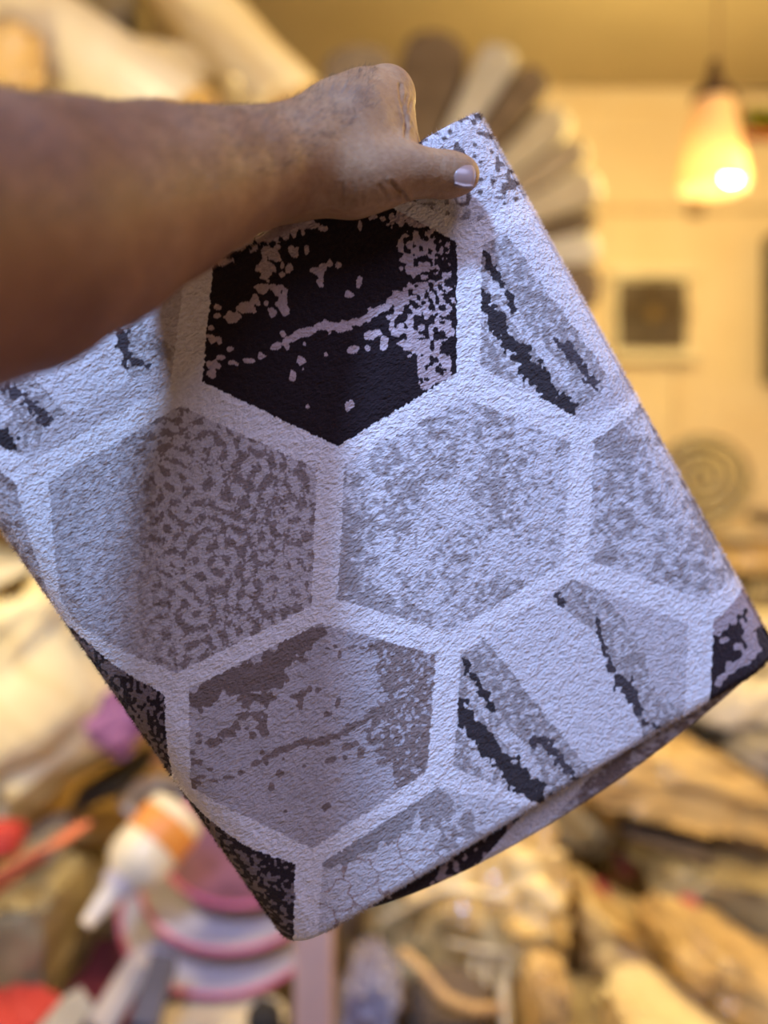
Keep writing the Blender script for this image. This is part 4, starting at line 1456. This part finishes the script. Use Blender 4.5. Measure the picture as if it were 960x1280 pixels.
# fan-shaped stack of folded rugs behind the hand, on a column of bigger ones
FDp = 3.0
CZ = 0.0
for i, (h, m_, cn) in enumerate([(.45, M_SACK, 'brown sacking'), (.45, M_GRB, 'grey-brown'), (.43, M_BRN, 'dark brown'), (.42, M_LGT, 'beige'), (.34, M_GRB, 'mottled grey-brown')]):
    folded('folded_carpet', (.30 if i else .42, 3.15, CZ + h / 2), .86 if i else .55, .74, h - .004, m_, 400 + i, f'large folded {cn} carpet in the column behind the hexagon rug', 'carpet', layers=4)
    CZ += h + .014
piv = np.array([470.0, 372.0])


def r_out(deg):
    return np.interp(deg, [-6, 12, 28, 43, 57, 68, 84, 110], [262, 268, 292, 306, 318, 322, 296, 250])


fan = [(-7, 4.5, M_BRN, 'dark brown'), (5, 14, M_LGW, 'greyish white'), (14.6, 19, M_BRN, 'narrow dark brown'), (19.5, 29, M_LGT, 'light beige'), (29.5, 37, M_GRB, 'grey-brown'), (37.5, 47, M_LGT, 'beige'), (47.5, 56, M_BRN, 'brown'), (56.5, 66, M_LGW, 'pale grey'), (66.5, 84, M_BRN, 'wide dark brown'), (85, 104, M_GRB, 'dull grey-brown')]
for i, (a0, a1, m_, cn) in enumerate(fan):
    na, nr_ = 13, 16
    T, R_ = np.meshgrid(np.linspace(0, 1, na), np.linspace(0, 1, nr_), indexing='ij')
    ang = np.radians(a0 + .4 + (a1 - a0 - .8) * T)
    am = .5 * (a0 + a1)
    half = r_out(am) * math.radians(a1 - a0) / 2
    rmax = r_out(am) - half * (.45 + .3 * ((i * 7) % 3) / 2) * (1 - np.sqrt(np.clip(1 - (2 * T - 1) ** 2, 0, 1)))
    rr = 80 + (rmax - 80) * R_
    fx_ = piv[0] + rr * np.cos(ang); fy_ = piv[1] - rr * np.sin(ang)
    Vs = []
    for dep, shr in ((2.78 + .02 * (i % 3), .975), (2.80 + .02 * (i % 3), 1.0), (3.42, 1.0), (3.44, .975)):
        q = np.stack([(piv[0] + (fx_ - piv[0]) * shr - CX) / FPX * FDp, np.full(fx_.shape, dep), CAMZ - (piv[1] + (fy_ - piv[1]) * shr - CY) / FPX * FDp], -1).reshape(-1, 3)
        Vs.append(q)
    k_ = na * nr_
    V = np.concatenate(Vs)
    g = grid_faces(na, nr_)
    F = [tuple(f[::-1]) for f in g] + [tuple(f + 3 * k_) for f in g]
    rimi = [a_ * nr_ for a_ in range(na)] + [(na - 1) * nr_ + b_ for b_ in range(1, nr_)] + [a_ * nr_ + nr_ - 1 for a_ in range(na - 2, -1, -1)] + [b_ for b_ in range(nr_ - 2, 0, -1)]
    for L_ in range(3):
        for a_, b_ in zip(rimi, rimi[1:] + rimi[:1]):
            F.append((a_ + L_ * k_, b_ + L_ * k_, b_ + (L_ + 1) * k_, a_ + (L_ + 1) * k_))
    q = V * 9
    V = V + (.0012 + .004 * np.clip(np.hypot(V[:, 0] - .0, V[:, 2] - 2.23) - .35, 0, .3))[:, None] * (np.stack([fbm(q[:, 0] + 7 * c_, q[:, 1], q[:, 2], seed=430 + i, oct=2) for c_ in range(3)], -1) - .5)
    add_good(V, fix=True)
    o = mesh_obj('stacked_rug', V, F, m_, loc=tuple(V.mean(0)))
    tag(o, f'folded {cn} rug in the fanned stack behind the hand', 'rug', 'fanned stack of rugs')

# right-hand side behind the rug
bundle('wrapped_bundle', (1.22, 3.65, 1.27), (.80, .76, .34), M_TAN, 60, 'tan wrapped bundle under the grey olive roll', 'bundle', e=(.4, .4))
bundle('wrapped_bundle', at(925, 660, 3.30), (.26, .40, .17), M_CRM2, 61, 'small pale bundle beside the grey olive roll', 'bundle', e=(.55, .55))
bundle('wrapped_bundle', at(958, 655, 3.36), (.24, .30, .10), M_BRN, 62, 'flat dark brown bundle right of the small pale one', 'bundle', e=(.5, .5), rot=(0, 10, 0))
bundle('wrapped_bundle', at(950, 695, 3.10), (.40, .40, .15), M_TAN, 63, 'orange tan bundle under the flat dark brown one', 'bundle', e=(.5, .5))
bundle('wrapped_bundle', at(968, 738, 2.98), (.36, .40, .13), M_OLV, 64, 'dull olive bundle under the orange tan one', 'bundle', e=(.5, .5))
bundle('wrapped_bundle', at(985, 800, 2.75), (.46, .46, .26), M_CRM, 65, 'cream bundle at the right beside the rug corner', 'bundle', e=(.5, .5))
bundle('wrapped_bundle', at(935, 868, 2.60), (.44, .44, .20), M_CRM2, 66, 'whitish wrapped bundle just below the rug corner', 'bundle', e=(.6, .6), rot=(0, -16, 0))
bundle('black_bag_or_gap', at(895, 915, 2.48), (.42, .30, .10), M_BLK, 67, 'black filler standing for the dark gap under the whitish bundle', 'bag', e=(.6, .6), rot=(0, -24, 0))  # black shape put in for the shade between the bundles
bundle('wrapped_bundle', at(968, 945, 2.40), (.36, .40, .18), M_LGT, 68, 'grey beige bundle right of the dark gap', 'bundle', e=(.55, .55), rot=(0, 30, 0))

# lower right heap
bundle('wrapped_bundle', at(820, 985, 2.15), (.60, .50, .27), M_TAN, 70, 'large amber wrapped bundle under the lower edge of the rug', 'bundle', e=(.55, .55), rot=(0, 14, 8), crumple=.09, ridge=.03)
bundle('wrapped_bundle', at(700, 985, 2.25), (.30, .40, .30), M_AMB, 71, 'shaded amber bundle between the plastic bag and the large amber bundle', 'bundle', e=(.6, .6), crumple=.09)
bundle('black_bag_or_gap', at(842, 1062, 1.98), (.20, .24, .10), M_BRN, 72, 'dark brown filler standing for the dark gap under the large amber bundle', 'bag', e=(.7, .7), rot=(0, 12, 0))  # dark shape put in for the shade of the gap
bundle('red_cloth', at(800, 1092, 1.90), (.24, .20, .05), M_REDC, 73, 'dark red cloth lying across the amber bag', 'cloth', e=(.6, .6), rot=(0, 16, 0))
bundle('wrapped_bundle', at(915, 1115, 1.92), (.42, .42, .24), M_OLV, 74, 'olive grey wrapped bundle with a creased top', 'bundle', e=(.55, .55), rot=(0, 30, 0), crumple=.09, ridge=.03)
BAG2 = bundle('plastic_bag', at(790, 1190, 1.72), (.40, .40, .26), M_AMB, 75, 'creased amber plastic bag beside the big knotted one', 'bag', e=(.65, .65), rot=(0, 20, 0), crumple=.12, ridge=.05, creases=.02)
bundle('wrapped_bundle', at(905, 1225, 1.60), (.34, .36, .16), M_TAN, 76, 'orange tan folded bundle in front of the olive grey one', 'bundle', e=(.5, .5), rot=(0, 28, 0), crumple=.1)
bundle('wrapped_bundle', at(765, 1265, 1.50), (.22, .30, .14), M_OLV, 77, 'small shaded olive bundle below the creased plastic bag', 'bundle', e=(.6, .6), crumple=.12)
bundle('wrapped_bundle', at(870, 1290, 1.42), (.30, .30, .12), M_CRM, 78, 'cream striped bundle in front of the orange tan one', 'bundle', e=(.5, .5))
# big knotted bag
BAG = bundle('plastic_bag', at(600, 1130, 1.82), (.50, .46, .44), M_AMB, 80, 'big knotted amber plastic bag full of goods under the rug', 'bag', e=(.75, .75), crumple=.10, ridge=.06, freq=2.6, creases=.028, n=60, k=110)
bundle('wrapped_bundle', at(684, 1270, 1.40), (.095, .16, .20), M_TAN, 83, 'upright tan plastic roll standing before the knotted bag', 'bundle', e=(.6, .8), crumple=.05, ridge=.02)

# bottom centre: blue-grey packet, dark packet and a chain of wooden beads
bundle('plastic_packet', at(462, 1245, 1.48), (.115, .20, .17), M_BLU, 85, 'crinkled blue-grey plastic packet under the lowest rug corner', 'packet', e=(.7, .7), crumple=.14, ridge=.07, creases=.02, rot=(0, 22, 0))
bundle('dark_packet', at(560, 1262, 1.46), (.15, .18, .11), M_BRN, 86, 'dark brown packet in front of the plastic strips', 'packet', e=(.7, .7), crumple=.16, ridge=.05)
M_BEAD = mat('wooden_bead', (0.66, 0.44, 0.20), (0.56, 0.35, 0.15), 30, rough=.35)
REG[0] = True
bc = empty('bead_string', tuple(at(530, 1240, 1.42)), 'string of tan wooden beads draped over the packets', 'beads')
bpts = np.array([at(505, 1192, 1.50), at(522, 1206, 1.47), at(538, 1226, 1.43), at(556, 1248, 1.38), at(590, 1262, 1.37), at(622, 1262, 1.40)])
tt = np.linspace(0, 5, 17)
Q = np.stack([np.interp(tt, np.arange(6), bpts[:, c_]) for c_ in range(3)], -1)
V, F = tube(Q, .002, 6); mesh_obj('string', V, F, M_CORD, bc)
P0, F0 = superell(12, 16, 1, 1)
for q in Q:
    mesh_obj('bead', q + P0 * .0105, F0, M_BEAD, bc)
REG[0] = False

# lower left heap
bundle('folded_quilt', at(55, 850, 1.86), (.62, .55, .46), M_CRM, 500, 'big crumpled cream quilt beside the left fold of the rug', 'quilt', rot=(0, -32, 12), e=(.4, .4), give=.15, wr=.22)
bundle('quilt_bag', at(10, 745, 2.02), (.40, .45, .20), M_CRM2, 90, 'pale plastic quilt bag lying above the cream quilt', 'bag', e=(.5, .5), rot=(0, 10, 0), crumple=.08)
bundle('mauve_cloth', at(152, 898, 1.64), (.12, .07, .15), M_PRP, 91, 'crumpled mauve cloth at the edge of the cream quilt', 'cloth', e=(.6, .6), crumple=.2, wr=.45, rot=(0, 35, 20))
bundle('black_bag_or_gap', at(128, 968, 1.78), (.22, .24, .09), M_BLK, 92, 'black bag under the cream quilt', 'bag', e=(.6, .6), rot=(0, -30, 0))
bundle('brown_cloth', at(186, 950, 1.76), (.15, .2, .06), mat('rust_cloth', (0.30, 0.15, 0.07), rough=.8), 93, 'rust brown cloth behind the white oval dish', 'cloth', e=(.6, .6))
# olive bundle, straps and red cloth at the far left
bundle('wrapped_bundle', at(42, 1165, 1.52), (.26, .30, .26), M_OLV, 95, 'yellow olive bundle tied with a coral strap', 'bundle', e=(.6, .6), crumple=.10, ridge=.03)
bundle('wrapped_bundle', at(18, 1055, 1.64), (.20, .24, .10), M_GRB, 96, 'dark grey-brown bundle under the cream quilt', 'bundle', e=(.6, .6))
ribbon('coral_strap', [at(-40, 1130, 1.40), at(15, 1090, 1.38), at(60, 1062, 1.39), at(104, 1030, 1.46)], .042, M_COR, None, .006, 'broad coral strap across the yellow olive bundle', 'strap')
bundle('red_cloth', at(2, 1048, 1.50), (.075, .10, .055), M_REDB, 97, 'bit of bright red cloth above the coral strap', 'cloth', e=(.7, .7))
bundle('red_cloth', at(140, 1215, 1.50), (.28, .32, .16), M_REDC, 98, 'dark red cloth heap below the squeeze bottle', 'cloth', e=(.7, .7), crumple=.12)
bundle('red_cloth', at(20, 1282, 1.34), (.17, .2, .07), M_REDB, 99, 'bright red cloth at the front beside the dark red heap', 'cloth', e=(.6, .6))
bundle('cream_cloth', at(262, 1285, 1.36), (.24, .26, .11), M_CRM2, 110, 'cream cloth spread in front of the tubs', 'cloth', e=(.6, .6), crumple=.06)
bundle('black_bag_or_gap', at(330, 1278, 1.28), (.055, .06, .06), M_BLK, 111, 'small black pouch on the cream cloth', 'bag', e=(.8, .8))

# large sacks that make up the bottom of the heap, standing on the floor
SACKS = [(-1.00, 1.36, .62, .60, .50), (-.38, 1.34, .60, .58, .46), (.24, 1.36, .62, .60, .47), (.86, 1.36, .60, .60, .50), (-.42, 2.02, .64, .64, .70), (.26, 2.02, .66, .64, .74), (.96, 2.02, .70, .64, .76),
         (.05, 2.70, .30, .60, .95), (1.02, 2.72, .62, .66, 1.02), (1.66, 2.72, .62, .66, 1.05), (1.05, 3.62, .66, .80, 1.12), (1.74, 3.62, .66, .80, 1.20)]
for i, (x, y, wx_, wy_, h) in enumerate(SACKS):
    bundle('woven_sack', (x, y, h / 2), (wx_, wy_, h), M_SACK, 200 + i, 'big brown woven sack at the bottom of the heap of goods', 'sack', e=(.30, .35), crumple=.03, ridge=.0, freq=2, group='sacks under the heap', give=8.0)


build_goods()
BAG, BAG2 = GOODS[BAG]['obj'], GOODS[BAG2]['obj']
kp = at(655, 1190, 1.60)


def tuft(c, d, L, r, m_, parent, seed, nm='knot'):
    rs_ = np.random.RandomState(seed)
    c = np.array(c, float); d = np.array(d, float); d /= np.linalg.norm(d)
    t = np.linspace(0, 1, 9)
    P_ = c + d * (t * L)[:, None] + .12 * L * np.stack([np.sin(t * 4 + seed), np.cos(t * 3 + seed), np.sin(t * 5)], -1) * t[:, None]
    V, F = tube(P_, r * (1 - .35 * np.sin(t * math.pi) + .5 * t), 12)
    V = V + r * .35 * (np.stack([vn(V[:, 0] * 70 + 3 * q, V[:, 1] * 70, V[:, 2] * 70, seed=seed) for q in range(3)], -1) - .5)
    return mesh_obj(nm, V, F, m_, parent)


tuft(kp, (-.15, -.3, .7), .07, .022, M_AMB, BAG, 3)
tuft(kp, (.5, -.2, .5), .08, .018, M_AMB, BAG, 4, 'knot_end')
for j, xx in enumerate((588, 606, 628)):
    ribbon('plastic_strip', [at(xx + 4, 1196, 1.60), at(xx, 1225, 1.57), at(xx - 3 + 8 * (j == 2), 1290, 1.52)], .018, M_STRIP, BAG)
ribbon('plastic_fold', [at(480, 1150, 1.62), at(560, 1110, 1.585), at(640, 1125, 1.59)], .02, M_STRIP, BAG, .008)
ribbon('plastic_fold', [at(560, 1178, 1.595), at(615, 1190, 1.58), at(660, 1196, 1.60)], .016, M_STRIP, BAG, .008)
for (x_, y_, w_, h_) in ((752, 1112, 12, 20), (764, 1104, 10, 10), (862, 1128, 16, 14)):
    best = None
    dr = Vector(at(x_, y_, 1.0) - np.array(ORG)).normalized()
    for g in GOODS:
        ob = g.get('obj')
        if ob is None or (g['lo'][1] > 2.4):
            continue
        bv = BVHTree.FromPolygons([v.co + ob.location for v in ob.data.vertices], [tuple(q.vertices) for q in ob.data.polygons])
        h0 = bv.ray_cast(ORG, dr)
        if h0[0] is not None and (best is None or h0[3] < best[0]):
            best = (h0[3], ob, bv, h0)
    if best is None:
        continue
    V = []
    for a_ in np.linspace(-1, 1, 5):
        for b_ in np.linspace(-1, 1, 5):
            d_ = Vector(at(x_ + a_ * w_ * .6 + b_ * 3, y_ + b_ * h_ * .6, 1.0) - np.array(ORG)).normalized()
            h1 = best[2].ray_cast(ORG, d_)
            ds = h1[3] if h1[0] is not None and abs(h1[3] - best[0]) < .03 else best[0]
            V.append(np.array(ORG) + np.array(d_) * (ds - .003))
    V = np.array(V); V = np.concatenate([V, V + [0, .004, 0]])
    mesh_obj('red_print', V, np.concatenate([grid_faces(5, 5), grid_faces(5, 5, flip=True) + 25]), M_REDB, best[1])
